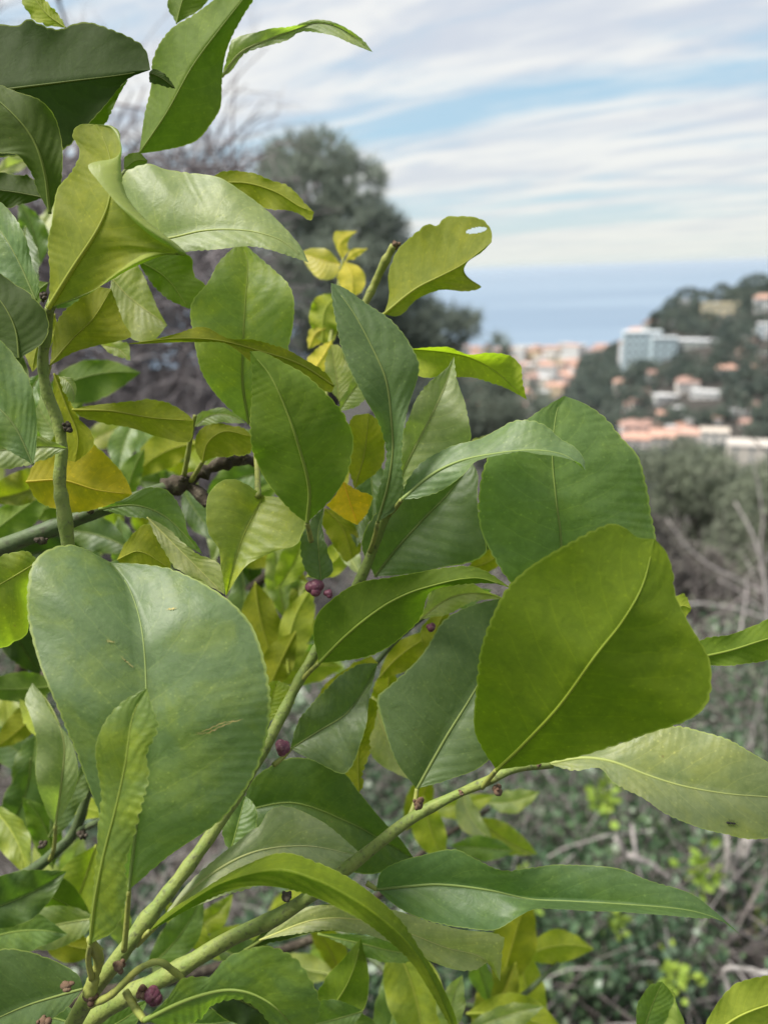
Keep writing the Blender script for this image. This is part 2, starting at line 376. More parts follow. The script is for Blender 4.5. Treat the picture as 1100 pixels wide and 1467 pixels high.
def crown_tree(name, clumps, d, label, cat, tuft_n, needle, mt, trunk, group=None, dz=1.0, blades=12, spread=.5, width=.05):
    """clumps: (px, py, rx, ry) ellipses at depth d; each clump is a ball of needle tufts on a limb"""
    base = P(*trunk[0]); e = empty(name, base, label, cat, group)
    tr = spline([P(*q) for q in trunk], 16); mb = MB(); r_ = d*.012
    mb.tube(tr, np.linspace(r_, r_*.25, 16), 8); mb.build('trunk', m_bark, e, base)
    C = []; D = []; Ln = []
    for (x, y, rx, ry) in clumps:
        c0 = P(x, y, d+rng.uniform(-1, 1)*dz*.5*rx*d/F); sx_, sy_ = rx*d/F, ry*d/F
        k = np.argmin(np.linalg.norm(tr-c0, axis=1)-.3*np.arange(16)[::-1]*0)
        a = tr[max(0, k-2)]; lim = MB(); lim.tube(spline([a, (a+c0)/2+rng.normal(size=3)*.06*sx_+np.array([0, 0, .1*sy_]), c0], 7), np.linspace(r_*.4, r_*.1, 7), 5); lim.build('limb', m_bark, e, base)
        nn = int(tuft_n*rx*ry/2500)
        q = ball(nn, .35); keep = np.sin(q[:, 0]*6+x)+np.cos(q[:, 2]*6+y)+np.sin(q[:, 1]*7) > -1.15; q = q[keep]
        cen = c0 + q[:, :1]*rt*sx_ + q[:, 1:2]*np.array([0, 1, 0])*sx_*dz + q[:, 2:]*up*sy_
        out_ = q[:, :1]*rt+q[:, 1:2]*np.array([0, 1., 0])+q[:, 2:]*up + np.array([0, 0, .35])
        cen = np.repeat(cen, blades, 0); dirs = np.repeat(out_, blades, 0)*spread*2 + rng.normal(size=cen.shape)*.6
        C.append(cen); D.append(dirs); Ln.append(needle*rng.uniform(.5, 1.3, len(cen)))
    C = np.vstack(C); D = np.vstack(D); Ln = np.concatenate(Ln)
    V, Fc = tris_cloud(C, Ln, Ln*width, D)
    link_mesh('crown', V, Fc, mt, e, base, False)
    return e
crown_tree('pine_tree', [(420, 228, 42, 32), (462, 225, 46, 34), (505, 262, 44, 40), (430, 285, 62, 55), (398, 250, 26, 34), (500, 320, 62, 50), (545, 335, 40, 36), (410, 350, 66, 60),
    (480, 400, 90, 70), (560, 400, 60, 56), (590, 470, 60, 46), (632, 470, 44, 34), (672, 464, 22, 14), (400, 450, 70, 70), (520, 490, 90, 60), (600, 540, 70, 50), (350, 420, 40, 60)],
    15, 'dark green pine with a ragged crown standing against the sky', 'pine tree', 330, .26, m_pine, [(470, 900, 15), (475, 600, 15), (470, 420, 15), (450, 250, 15)])
crown_tree('evergreen_tree', [(712, 503, 14, 20), (708, 545, 34, 30), (690, 580, 60, 40), (745, 590, 50, 36), (640, 600, 70, 50), (730, 640, 60, 40)],
    19, 'low dark evergreen below the pine, its pointed tip against the town', 'tree', 420, .28, m_pine, [(700, 860, 19), (705, 640, 19), (712, 510, 19)])
# single trees along the hilltop
def far_tree(px, py, rx, ry, label, shape='round', d=None):
    p = on_ground(px, py+ry) if d is None else P(px, py+ry, d)
    rx *= 1.15; ry *= 1.2; d = float(np.dot(p, fw)); c = P(px, py, d); base = c-np.array([0, 0, ry*d/F*(2.6 if shape == 'umbrella' else 1.6)])
    e = empty('hill_tree', base, label, 'tree'); mb = MB()
    mb.tube(spline([base, (base+c)/2+np.array([.3, 0, 0]), c], 6), np.linspace(.5, .25, 6), 6); mb.build('trunk', m_bark, e, base)
    q = ball(int(420+rx*ry*1.5), .55); s_ = np.array([rx, rx, ry])*d/F
    if shape == 'cypress': q[:, :2] *= (1-.75*(q[:, 2:]+1)/2)
    cen = c+q*s_; V, Fc = leaf_cloud(cen, rng.uniform(1.0, 2.2, len(q)), rng.uniform(.4, .8, len(q)), q+rng.normal(size=q.shape)*.5)
    link_mesh('crown', V, Fc, m_wood, e, base, False)
far_tree(935, 468, 7, 16, 'thin dark cypress beside the small white gabled house', 'cypress')
far_tree(965, 442, 13, 14, 'large round dark tree above the small white gabled house')
far_tree(960, 462, 14, 12, 'low dark tree between the small white house and grey terrace')
far_tree(941, 458, 10, 9, 'dark bushy tree just behind the orange gable')
far_tree(984, 422, 13, 8, 'umbrella pine with a flat thin crown on the ridge', 'umbrella')
far_tree(1006, 434, 12, 14, 'dark round tree next to the umbrella pine on the ridge')
far_tree(1033, 420, 11, 11, 'round tree on the skyline above the sand coloured building')
far_tree(1053, 420, 8, 7, 'small thin tree on the skyline beside the round one')
far_tree(1082, 412, 22, 15, 'broad dark hilltop tree above the white villa')
far_tree(1013, 458, 13, 8, 'low dark bush in front of the sand coloured building')
# woods on the hill: one mass
W = MB(); V_all = []; F_all = []; off = 0
tries = 0
for k in range(1500):
    a_ = rng.uniform(_az[1]-.02, _az[-2]+.05); rr = rng.uniform(300, 590)
    x_, y_ = rr*math.sin(a_), rr*math.cos(a_); z_ = float(height(x_, y_))
    if z_ < -112: continue
    v = np.array([x_, y_, z_]); dd = v@fw; qx, qy = CX+F*(v@rt)/dd, CY-F*(v@up)/dd
    if any(abs(qx-hx) < hw and hy-hh-4 < qy < hy+14 for hx, hy, hw, hh in ((928, 512, 40, 40), (990, 502, 36, 14), (985, 572, 46, 16), (955, 582, 22, 12), (955, 645, 70, 26), (1085, 672, 46, 30), (1030, 455, 30, 16), (1093, 446, 16, 16), (941, 478, 14, 14), (914, 488, 16, 14), (1095, 490, 16, 22))): continue
    s_ = rng.uniform(2.6, 5.5); q = ball(130, .6); q[:, 2] *= .8
    V, Fc = leaf_cloud(np.array([x_, y_, z_+s_*.75])+q*s_, rng.uniform(.9, 2.0, 130), rng.uniform(.4, .8, 130), q+rng.normal(size=q.shape)*.5)
    V_all.append(V); F_all.append(Fc+off); off += len(V)
tag(link_mesh('hillside_wood', np.vstack(V_all), np.vstack(F_all), m_wood, None, (0, 0, 0), False), 'dark green and grey woodland covering the far hill', 'woodland', kind='stuff')
# grey olive scrub below
def shrub(label, clumps, d, mt, trunk, n=620, leaf=.075, group=None, name='olive_shrub'):
    return crown_tree(name, clumps, d, label, 'shrub', n, leaf, mt, trunk, group, 1.0, 8, .3, .16)
shrub('grey green olive shrub in front of the cream building', [(975, 665, 60, 36), (1010, 690, 60, 50), (945, 700, 46, 50), (1050, 720, 50, 40), (985, 740, 70, 50)], 11, m_olive, [(1000, 940, 11), (995, 780, 11), (990, 690, 11)])
shrub('dull olive shrub behind the forked dead branch', [(1090, 740, 60, 60), (1120, 690, 50, 40), (1060, 800, 60, 50), (1120, 820, 60, 60)], 9.5, m_olive, [(1090, 1000, 9.5), (1090, 840, 9.5), (1095, 730, 9.5)])
shrub('brownish low shrub on the slope under the olive shrub', [(930, 800, 50, 60), (990, 830, 60, 50), (900, 760, 40, 60), (880, 840, 50, 60), (960, 900, 60, 50)], 8.5, mat('brown_leaf', (.17, .16, .14), .9, .1, (.12, .11, .105), (.23, .22, .19), 1.3, transl=.15), [(940, 1040, 8.5), (940, 900, 8.5), (935, 800, 8.5)])
# leafless trees and branches
def grow(mb, p, d, L, r, lev, spread=.55, droop=0.0, seg=4, kids=(3, 4)):
    pts = [p]; dd = d.copy()
    for k in range(seg):
        dd = dd+rng.normal(size=3)*.16+np.array([0, 0, -droop]); dd /= np.linalg.norm(dd); pts.append(pts[-1]+dd*L/seg)
    mb.tube(np.array(pts), np.linspace(r, r*.55, seg+1), 5 if lev > 2 else 3)
    if lev == 0: return
    for k in range(int(rng.integers(kids[0], kids[1]+1))):
        f = rng.uniform(.35, 1); i_ = min(seg-1, int(f*seg)); q = pts[i_]+(pts[i_+1]-pts[i_])*(f*seg-i_)
        nd = dd+rng.normal(size=3)*spread; nd /= np.linalg.norm(nd)
        grow(mb, q, nd, L*rng.uniform(.5, .75), r*.5, lev-1, spread, droop*1.3, seg, kids)
def bare_tree(name, base, dirs, L, r, lev, label, mt, cat='tree', **kw):
    e = empty(name, base, label, cat); tk = MB(); tw = MB()
    for d in dirs:
        d = np.array(d, float); d /= np.linalg.norm(d)
        pts = spline([base, base+d*L*.5+rng.normal(size=3)*.05*L, base+d*L], 8); tk.tube(pts, np.linspace(r, r*.5, 8), 7)
        for k in range(2, 8):
            nd = d+rng.normal(size=3)*.55; nd /= np.linalg.norm(nd); grow(tw, pts[k], nd, L*.5, r*.32, lev, **kw)
    tk.build('trunk', mt, e, base); tw.build('twig_crown', mt, e, base)
    return e
m_bare = mat('bare_tree_bark', (.33, .30, .30), .9, .1, (.23, .205, .21), None, 3)
bare_tree('leafless_tree', P(20, 600, 7.5), [(.22, .1, 1.2), (-.3, .1, 1), (.42, 0, 1.0), (-.05, .2, 1.3)], 2.9, .055, 4, 'leafless tree with a haze of fine grey twigs behind the lemon leaves', m_bare, droop=.03, spread=.6, kids=(2, 4))
bare_tree('leafless_tree', P(150, 640, 9.0), [(.1, .1, 1), (-.45, .1, 1), (.28, 0, 1.0)], 1.9, .05, 4, 'smaller leafless tree nearer the pine with greyish purple twigs', m_bare, droop=.05, spread=.7, kids=(2, 4))
def branch(label, lines, mt, group=None):
    """a dead branch: pixel polylines with depth and radius (mm)"""
    p0 = P(*lines[0][0][0]); e = None; mb = MB()
    for (pts, r_) in lines:
        q = spline([P(*a) for a in pts], 5*len(pts)); q += np.cumsum(rng.normal(size=q.shape)*.004*pts[0][2]/3, 0)*.6
        mb.tube(q, np.linspace(r_, r_*.45, len(q))*1e-3, 6)
    o = mb.build('dead_branch', mt, None, p0); tag(o, label, 'branch', group)
m_pale = mat('bleached_wood', (.30, .28, .26), .85, .1, (.15, .135, .125), (.40, .38, .36), 14, .6, 60)
branch('forked bleached dead branch standing in front of the olive shrubs', [([(1100, 900, 5), (1086, 800, 5), (1050, 720, 5.1)], 13), ([(1100, 880, 5), (1050, 845, 5), (1030, 835, 5)], 9), ([(1130, 860, 5), (1060, 830, 5), (1010, 800, 5), (960, 740, 5)], 10), ([(1090, 830, 5), (1096, 740, 5), (1085, 660, 5)], 7)], m_twig)
branch('thin grey dead branch leaning low across the brown scrub', [([(1120, 890, 5.5), (1040, 870, 5.5), (985, 865, 5.5), (960, 850, 5.5)], 12), ([(1050, 950, 5), (1060, 900, 5), (1070, 840, 5.2)], 10)], m_twig)
branch('dark bare wand rising in front of the wooded hill', [([(1110, 660, 6), (1075, 630, 6), (1058, 600, 6), (1046, 560, 6)], 7)], m_bark)
branch('bleached bent stick lying low in the brambles', [([(1130, 1398, 1.5), (1080, 1392, 1.5), (1042, 1392, 1.5), (1048, 1425, 1.5), (1060, 1460, 1.5)], 7)], m_pale)
branch('thick pale stump leaning under the pale drooping leaf', [([(1040, 1275, 2.6), (1060, 1230, 2.6), (1095, 1180, 2.6)], 34), ([(1040, 1280, 2.6), (1042, 1230, 2.55), (1040, 1180, 2.6)], 16)], m_pale)
branch('grey dead branch crossing the ivy under the pale drooping leaf', [([(900, 1225, 2.5), (940, 1245, 2.5), (1000, 1290, 2.5), (1090, 1350, 2.5)], 11), ([(880, 1200, 2.6), (905, 1230, 2.6), (960, 1260, 2.6)], 8), ([(905, 1180, 2.6), (912, 1240, 2.5), (925, 1300, 2.5)], 7)], m_twig)
# brambles on the slope: nobody could count them
def slope_points(n, dmin=1.5, dmax=14, x0=-80, x1=1250):
    d = np.exp(rng.uniform(math.log(dmin), math.log(dmax), n)); x = rng.uniform(x0, x1, n)
    X = (x-CX)/F*d; Y = d*math.cos(PITCH)*1.0+.2
    return np.stack([X, Y, height(X, Y)], 1), d
def twigs(n, lmin, lmax, rad, up_, mt, name, label, **kw):
    q, d = slope_points(n, **kw); V_all = []; F_all = []; off = 0
    for i_ in range(n):
        L = rng.uniform(lmin, lmax)*(.6+.1*d[i_]); di = rng.normal(size=3); di[2] = abs(di[2])*.4+up_*rng.random(); di /= np.linalg.norm(di)
        pts = [q[i_]+np.array([0, 0, rng.random()**2*.35*(.5+.2*d[i_])])]
        for k in range(4):
            di = di+rng.normal(size=3)*.28; di[2] -= .10; di /= np.linalg.norm(di); pts.append(pts[-1]+di*L/4)
        v, f = tube_data(np.array(pts), np.linspace(rad, rad*.4, 5)*rng.uniform(.6, 1.5)*(.5+.13*d[i_]), 3, False)
        V_all.append(v); F_all.append(np.array(f)+off); off += len(v)
    tag(link_mesh(name, np.vstack(V_all), np.vstack(F_all), mt), label, 'brush', kind='stuff')
twigs(6200, .35, 1.1, .0045, .8, m_twig2, 'bramble_thicket', 'tangle of dry grey brown bramble stems on the slope')
twigs(1500, .3, .9, .006, .5, m_twig, 'dead_twigs', 'scattered bleached dead twigs through the brambles')
def leaves_on(n, L0, L1, mt, name, label, hmax, clump=None, **kw):
    q, d = slope_points(n, **kw)
    if clump is not None:
        kk = (q[:, 1] < 2.3)*.8+np.sin(q[:, 0]*2.3+1)+np.sin(q[:, 1]*1.7+2)+.6*np.sin(q[:, 0]*5.1+q[:, 1]*3.3) > clump; q = q[kk]; d = d[kk]
    q = q+np.stack([rng.normal(size=len(q))*.05, rng.normal(size=len(q))*.05, rng.random(len(q))*hmax*(.5+.12*d)], 1)
    L = rng.uniform(L0, L1, len(q))*(.7+.12*d); dirs = rng.normal(size=q.shape)
    V, Fc = leaf_cloud(q, L, L*.36, dirs)
    tag(link_mesh(name, V, Fc, mt, None, (0, 0, 0), False), label, 'ground cover', kind='stuff')
leaves_on(60000, .022, .05, m_ivy, 'ivy', 'dark green ivy leaves creeping through the brambles', .65, -.55, dmin=1.5, dmax=6)
leaves_on(14000, .02, .05, m_olive, 'dry_leaf_litter', 'dull grey green and brown foliage scattered on the slope', .5, None, dmin=2, dmax=16)
leaves_on(9000, .015, .035, mat('dead_leaf', (.20, .165, .125), .9, .1, (.12, .10, .08), (.27, .23, .19), 5, transl=.2), 'dead_leaves', 'tan and brown dead leaves caught in the brambles', .35, None, dmin=1.5, dmax=7)
# thicket of bare twigs on the bank behind the lemon tree
V_all = []; F_all = []; off = 0
for i_ in range(3600):
    c = P(rng.uniform(-40, 350), rng.uniform(230, 760), rng.uniform(6.0, 9.0)); di = rng.normal(size=3)*np.array([1, .5, .6]); di /= np.linalg.norm(di); pts = [c]
    for k in range(3): di = di+rng.normal(size=3)*.3; di /= np.linalg.norm(di); pts.append(pts[-1]+di*rng.uniform(.15, .35))
    v, f = tube_data(np.array(pts), np.linspace(.012, .005, 4)*rng.uniform(.5, 1.4), 3, False); V_all.append(v); F_all.append(np.array(f)+off); off += len(v)
tag(link_mesh('bare_thicket', np.vstack(V_all), np.vstack(F_all), mat('thicket_twig', (.25, .225, .23), .9, .1, (.17, .15, .155), (.36, .335, .33), 1.2)), 'purplish grey leafless thicket on the bank behind the lemon tree', 'thicket', kind='stuff')
# bright sprigs among the brambles
def sprig(px, py, d, s, label):
    b0 = P(px, py+s*.9, d); e = empty('leafy_sprig', b0, label, 'sprig', None)
    top = P(px, py, d); st = spline([b0, (b0+top)/2+rng.normal(size=3)*.01, top], 7); mb = MB(); mb.tube(st, np.linspace(.003, .0015, 7), 5); mb.build('stem', m_sprig, e, b0)
    n = 44; k = st[rng.integers(2, 7, n)]; r_ = s*d/F
    dirs = rng.normal(size=(n, 3))+np.array([0, 0, .4]); L = rng.uniform(.4, .9, n)*r_*.42
    q = k+dirs*.30*r_*rng.random((n, 1))
    mb = MB()
    for i_ in range(n):
        dd = dirs[i_]/np.linalg.norm(dirs[i_]); s_ = np.cross(dd, rng.normal(size=3)); s_ /= np.linalg.norm(s_); nn = np.cross(dd, s_)
        prof = [(0, .02), (.3, .34), (.6, .36), (.85, .18), (1, .01)]; v = []
        for (t_, w_) in prof:
            c = q[i_]+dd*L[i_]*t_+nn*L[i_]*.15*t_*t_
            v += [c-s_*w_*L[i_], c+nn*.0-nn*.06*L[i_]*(w_ > .1), c+s_*w_*L[i_]]
        mb.add(v, [(3*a+b, 3*a+b+1, 3*a+b+4, 3*a+b+3) for a in range(4) for b in range(2)])
    mb.build('foliage', m_sprig, e, b0)
sprig(1008, 1236, 2.2, 55, 'bright yellow green sprig beside the thick pale stump')
sprig(962, 1392, 2.0, 50, 'bright green sprig among dark ivy near the bent stick')
sprig(868, 1130, 2.6, 55, 'yellow green sprig just under the pale drooping leaf')
sprig(888, 1316, 2.2, 36, 'small yellow green sprig beneath the long twisted dark leaf')
sprig(745, 1270, 2.2, 40, 'pale green sprig in the brambles behind the long twisted leaf')
sprig(1080, 1290, 2.6, 40, 'thin green sprig growing beyond the thick pale stump')

# ------------------------------------------------------------------ the lemon tree
def leaf_material():
    mt = bpy.data.materials.new('lemon_leaf'); mt.use_nodes = True; t = NT(mt.node_tree); t.n.clear()
    oi = t.add('ShaderNodeObjectInfo'); base = oi.outputs['Color']; yel = oi.outputs['Alpha']
    tcn = t.add('ShaderNodeTexCoord'); ov = tcn.outputs['Object']
    off = t.add('ShaderNodeVectorMath', operation='ADD', n_0=ov, n_1=t.add('ShaderNodeCombineXYZ', n_0=t.math('MULTIPLY', oi.outputs['Random'], 9.0), n_1=oi.outputs['Random']).outputs[0]).outputs[0]
    uv = t.add('ShaderNodeUVMap'); sp = t.add('ShaderNodeSeparateXYZ', n_0=uv.outputs[0])
    U = t.math('ABSOLUTE', t.math('MULTIPLY', t.math('SUBTRACT', sp.outputs[0], .5), 2.0)); Vv = sp.outputs[1]
    n1 = t.noise(off, 48, 4, .6, .6); n2 = t.noise(off, 420, 4, .6); n3 = t.noise(off, 130, 5, .65, .4)
    # lateral veins: slanted lines leaving the midrib, bending towards the margin
    ph = t.math('SUBTRACT', t.math('ADD', t.math('MULTIPLY', Vv, 10.5), t.math('MULTIPLY', n3, .35)), t.math('ADD', t.math('MULTIPLY', U, 1.5), t.math('MULTIPLY', t.math('MULTIPLY', U, U), .8)))
    ph = t.math('ADD', ph, t.math('GREATER_THAN', sp.outputs[0], .5))
    tri = t.math('PINGPONG', ph, .5)
    vein = t.math('SUBTRACT', 1.0, t.ramp(tri, .0, .055)); vein = t.math('MULTIPLY', vein, t.math('SUBTRACT', 1.0, t.ramp(U, .55, .97)))
    quilt = t.ramp(tri, 0, .5)
    # colour: mottling towards yellow, veins, oil glands, pale margin
    yc = t.mix(1.0, base, (1.45, 1.28, .62), 'MULTIPLY')
    c = t.mix(t.math('MULTIPLY', t.ramp(n1, .40, .68), yel), base, yc)
    c = t.mix(t.math('MULTIPLY', t.ramp(n3, .42, .66), .55), c, t.mix(1.0, c, (.70, .76, .72), 'MULTIPLY'))
    c = t.mix(t.math('MULTIPLY', t.ramp(n2, .42, .70), .45), c, t.mix(1.0, c, (1.3, 1.25, 1.3), 'MULTIPLY'))
    c = t.mix(t.math('MULTIPLY', vein, .26), c, t.mix(1.0, c, (1.75, 1.55, 1.3), 'MULTIPLY'))
    vo = t.add('ShaderNodeTexVoronoi', i_Vector=off); vo.inputs['Scale'].default_value = 330
    dots = t.math('MULTIPLY', t.math('SUBTRACT', 1.0, t.ramp(vo.outputs[0], .08, .24)), t.ramp(n1, .36, .56))
    c = t.mix(t.math('MULTIPLY', dots, .36), c, t.mix(1.0, c, (1.9, 1.7, 1.6), 'MULTIPLY'))
    vo2 = t.add('ShaderNodeTexVoronoi', i_Vector=off); vo2.inputs['Scale'].default_value = 75
    spk = t.math('MULTIPLY', t.math('SUBTRACT', 1.0, t.ramp(t.math('ADD', vo2.outputs[0], t.math('MULTIPLY', n3, .06)), .055, .085)), t.ramp(n1, .50, .60))
    c = t.mix(t.math('MULTIPLY', spk, .55), c, (.20, .16, .06))
    edge = t.ramp(t.math('ADD', U, t.math('MULTIPLY', t.math('SUBTRACT', n3, .5), .035)), .968, .990)
    c = t.mix(t.math('MULTIPLY', edge, t.math('ADD', .36, t.math('MULTIPLY', oi.outputs['Random'], .38))), c, (.36, .42, .12))
    geo = t.add('ShaderNodeNewGeometry'); back = geo.outputs['Backfacing']
    under = t.mix(.12, t.mix(1.0, c, (1.15, 1.10, .80), 'MULTIPLY'), (.20, .25, .07))
    c2 = t.mix(back, c, under)
    b = t.add('ShaderNodeBsdfPrincipled')
    t.put(b.inputs['Base Color'], c2)
    t.put(b.inputs['Roughness'], t.math('ADD', t.math('ADD', .42, t.math('MULTIPLY', back, .16)), t.math('MULTIPLY', n3, .16)))
    t.put(b.inputs['Specular IOR Level'], t.math('SUBTRACT', .50, t.math('MULTIPLY', back, .30)))
    hgt = t.math('ADD', t.math('ADD', t.math('MULTIPLY', quilt, .16), t.math('MULTIPLY', n3, .55)), t.math('MULTIPLY', n2, .10))
    hgt = t.math('MULTIPLY', hgt, t.math('SUBTRACT', 1.0, t.math('MULTIPLY', back, 1.6)))
    bn = t.add('ShaderNodeBump', i_Height=hgt); bn.inputs['Strength'].default_value = .45; bn.inputs['Distance'].default_value = .0016
    t.l.new(bn.outputs[0], b.inputs['Normal'])
    tr = t.add('ShaderNodeBsdfTranslucent', i_Color=t.mix(1.0, c, (1.54, 1.98, .36), 'MULTIPLY'))
    mx = t.add('ShaderNodeMixShader', n_0=.48, n_1=b.outputs[0], n_2=tr.outputs[0])
    t.add('ShaderNodeOutputMaterial', i_Surface=mx.outputs[0])
    return mt
m_leaf = leaf_material()
m_rib = mat('leaf_midrib', (1, 1, 1), .55, .3, transl=.5, obj=True)
m_stem = mat('green_stem', (.16, .215, .050), .6, .25, (.20, .235, .06), (.10, .115, .045), 110, .8, 420)
m_stemd = mat('dark_green_stem', (.06, .09, .035), .6, .3, (.09, .12, .05), (.05, .05, .03), 60, .4, 300)
m_lbark = mat('lemon_bark', (.075, .060, .045), .9, .15, (.045, .036, .028), (.14, .12, .09), 60, .9, 220)
m_bud = mat('purple_bud', (.16, .045, .075), .5, .35, (.10, .03, .05), (.26, .13, .14), 190, .4, 500)
m_dry = mat('dried_bud', (.10, .055, .035), .85, .2, (.16, .11, .07), (.05, .03, .02), 260, .6, 600)
m_pet = mat('leaf_stalk', (.23, .27, .06), .55, .3, (.29, .30, .07), (.17, .20, .06), 90, .4, 400, .15)

TREE = empty('lemon_tree', (-.30, .42, float(height(-.30, .42))), 'leafy lemon tree with purple flower buds filling the foreground above the sea', 'tree')
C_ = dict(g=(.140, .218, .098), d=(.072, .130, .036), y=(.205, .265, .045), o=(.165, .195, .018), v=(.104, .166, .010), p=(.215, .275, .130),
          Y=(.52, .36, .02), u=(.088, .150, .022), b=(.092, .145, .060), k=(.030, .058, .014), m=(.108, .182, .050), w=(.30, .34, .16), c=(.40, .38, .09))  # k: near-black green, shade of gaps and undersides put into the colour
C_ = {k_: (v_[0]*1.10, v_[1]*1.03, v_[2]) for k_, v_ in C_.items()}
LEAVES = {}
def leaf(key, M, L, Rr, d, col='g', side='u', e=None, RR=None, LL=None, pet=None, wave=1.0, yel=.4, n=84, holes=(), k_=9, teeth=1.0, rib=True, label=None, ribw=1.0):
    """M: midrib base to tip, L / Rr: margins between base and tip (photo pixels); d: depths along the midrib (m);
    e: how far each margin lies behind the midrib (m, list along the leaf allowed); RR / LL: extra rolled margin with its own e"""
    m_ = spline(M, n); base, tip = M[0], M[-1]
    tt = np.linspace(0, 1, n)
    dm = np.interp(tt, np.linspace(0, 1, len(d)), d); dm = np.convolve(np.pad(dm, 6, mode='edge'), np.ones(13)/13, 'valid')
    sc = .75*np.mean(d)/F
    def rail(pts, e_):
        q = spline([base]+list(pts)+[tip], n)
        ev = np.interp(tt, np.linspace(0, 1, len(e_)), e_) if isinstance(e_, (list, tuple)) else e_*np.ones(n)
        ev = ev*np.sin(np.pi*np.clip(tt, 0, 1))**.6
        return q, dm+ev
    hw = lambda q: np.linalg.norm(q-m_, axis=1)*sc
    if e is None:
        s_ = -.30 if side == 'u' else .22
        qL = spline([base]+list(L)+[tip], n); qR = spline([base]+list(Rr)+[tip], n)
        e = (s_*hw(qL).max(), s_*hw(qR).max())
    qL, dL = rail(L, e[0]); qR, dR = rail(Rr, e[1])
    rows = []
    ph1, ph2 = rng.uniform(0, 6, 2); fq = rng.uniform(2.2, 3.6)
    lenm = np.linalg.norm(np.diff(m_, axis=0), axis=1).sum()*np.mean(d)/F
    pk = np.interp(tt, np.linspace(0, 1, 9), rng.uniform(0, 1.6, 9))
    def tooth(ph):
        nt = max(8, lenm/.0033*rng.uniform(.9, 1.1)); jit = np.interp(tt, np.linspace(0, 1, 24), rng.uniform(-.5, .5, 24))
        v = np.abs(np.sin(np.pi*(nt*tt+ph+jit*.5)))**.8
        return (v-.6)*.00062*F/np.mean(d)*teeth*np.interp(tt, np.linspace(0, 1, 18), np.clip(rng.uniform(-.1, 1.5, 18), .2, None))*np.clip(np.sin(np.pi*np.clip(tt, 0, 1))*4, 0, 1)
    def half(q, dq, sign, ph):
        dirv = q-m_; ln = np.linalg.norm(dirv, axis=1)[:, None]+1e-6; q2 = q+dirv/ln*(tooth(ph)+np.interp(tt, np.linspace(0, 1, 13), rng.normal(0, 1, 13))*.9*np.sin(np.pi*tt))[:, None]
        for k in range(1, k_+1):
            s = k/k_; ss = s
            xy = m_+(q2-m_)*ss; bul = (.10 if side == 'u' else -.06)*hw(q)*4*s*(1-s)
            dep = dm+(dq-dm)*s - bul + .00013*min(1, lenm/.09)*pk*np.sin(2*np.pi*(10.5*tt-1.9*s)+(0 if sign < 0 else np.pi))*np.sin(np.pi*s)*np.sin(np.pi*tt) + .0018*min(1, lenm/.07)*wave*s*s*np.sin(2*np.pi*fq*tt+(ph1 if sign < 0 else ph2))*np.sin(np.pi*tt)
            yield sign*s, xy, dep
    left = list(half(qL, dL, -1, .1))[::-1]; right = list(half(qR, dR, 1, .4))
    cols = left+[(0.0, m_, dm)]+right
    def roll(base_q, base_d, pts, e_, sign):
        q, dq = rail(pts, e_); o = []
        for k in range(1, 6):
            s = k/5; o.append((sign*1.0, base_q+(q-base_q)*s, base_d+(dq-base_d)*s - .0025*np.sin(np.pi*s)*np.sin(np.pi*tt)))
        return o
    if RR: cols = cols+roll(cols[-1][1], cols[-1][2], RR[0], RR[1], 1)
    if LL: cols = roll(cols[0][1], cols[0][2], LL[0], LL[1], -1)[::-1]+cols
    nc = len(cols)
    XY = np.stack([c[1] for c in cols], 1); DD = np.stack([c[2] for c in cols], 1)   # n x nc
    V3 = P(XY[..., 0], XY[..., 1], DD); V = V3.reshape(-1, 3)
    i, j = np.meshgrid(np.arange(n-1), np.arange(nc-1), indexing='ij'); i = i.ravel(); j = j.ravel()
    fc = np.stack([i*nc+j, i*nc+j+1, (i+1)*nc+j+1, (i+1)*nc+j], 1)
    jm = [c[0] for c in cols].index(0.0); im = n//2; lo, hi = max(0, jm-5), min(nc-1, jm+5)
    nn = np.zeros(3)
    for a in range(n//5, n*4//5, 4):
        nn += np.cross(V3[a, hi]-V3[a, lo], V3[a+2, jm]-V3[a-2, jm])
    if (np.dot(nn, -V3[im, jm]) > 0) != (side == 'u'): fc = fc[:, ::-1]
    if holes:
        cen = XY.reshape(-1, 2)[fc].mean(1); keep = np.ones(len(fc), bool)
        for (hx, hy, ha, hb, an) in holes:
            dx, dy = cen[:, 0]-hx, cen[:, 1]-hy; ca, sa = math.cos(R(an)), math.sin(R(an))
            keep &= ((dx*ca+dy*sa)/ha)**2+((-dx*sa+dy*ca)/hb)**2 > 1
        fc = fc[keep]
    org = V3[0, jm]
    ob = link_mesh('leaf', V, fc, m_leaf, TREE, org)
    me = ob.data; uvl = me.uv_layers.new(name='UVMap')
    uu = np.array([(c[0]+1)/2 for c in cols]); UVv = np.stack([np.tile(uu, (n, 1)), np.tile(tt[:, None], (1, nc))], -1).reshape(-1, 2)
    li = np.empty(len(me.loops), int); me.loops.foreach_get('vertex_index', li); uvl.data.foreach_set('uv', UVv[li].ravel())
    c = C_[col] if isinstance(col, str) else col
    j_ = rng.uniform(.94, 1.06)*rng.uniform(.98, 1.02, 3); ob.color = (*[float(c[k]*j_[k]) for k in range(3)], yel)
    if label: ob['label'] = label
    pc = tuple(float(v) for v in np.clip(np.array(c)*np.array([1.5, 1.4, 1.2])+np.array([.13, .15, .03]), 0, 1))
    if rib:
        kk = int(n*.94); line = V3[:kk, jm]; w0 = min(1.0, lenm/.075)*ribw
        mv, mf = tube_data(line, np.linspace(.00085*w0, .00018, kk), 6)
        setc(link_mesh('midrib', mv, mf, m_rib, ob, org), pc)
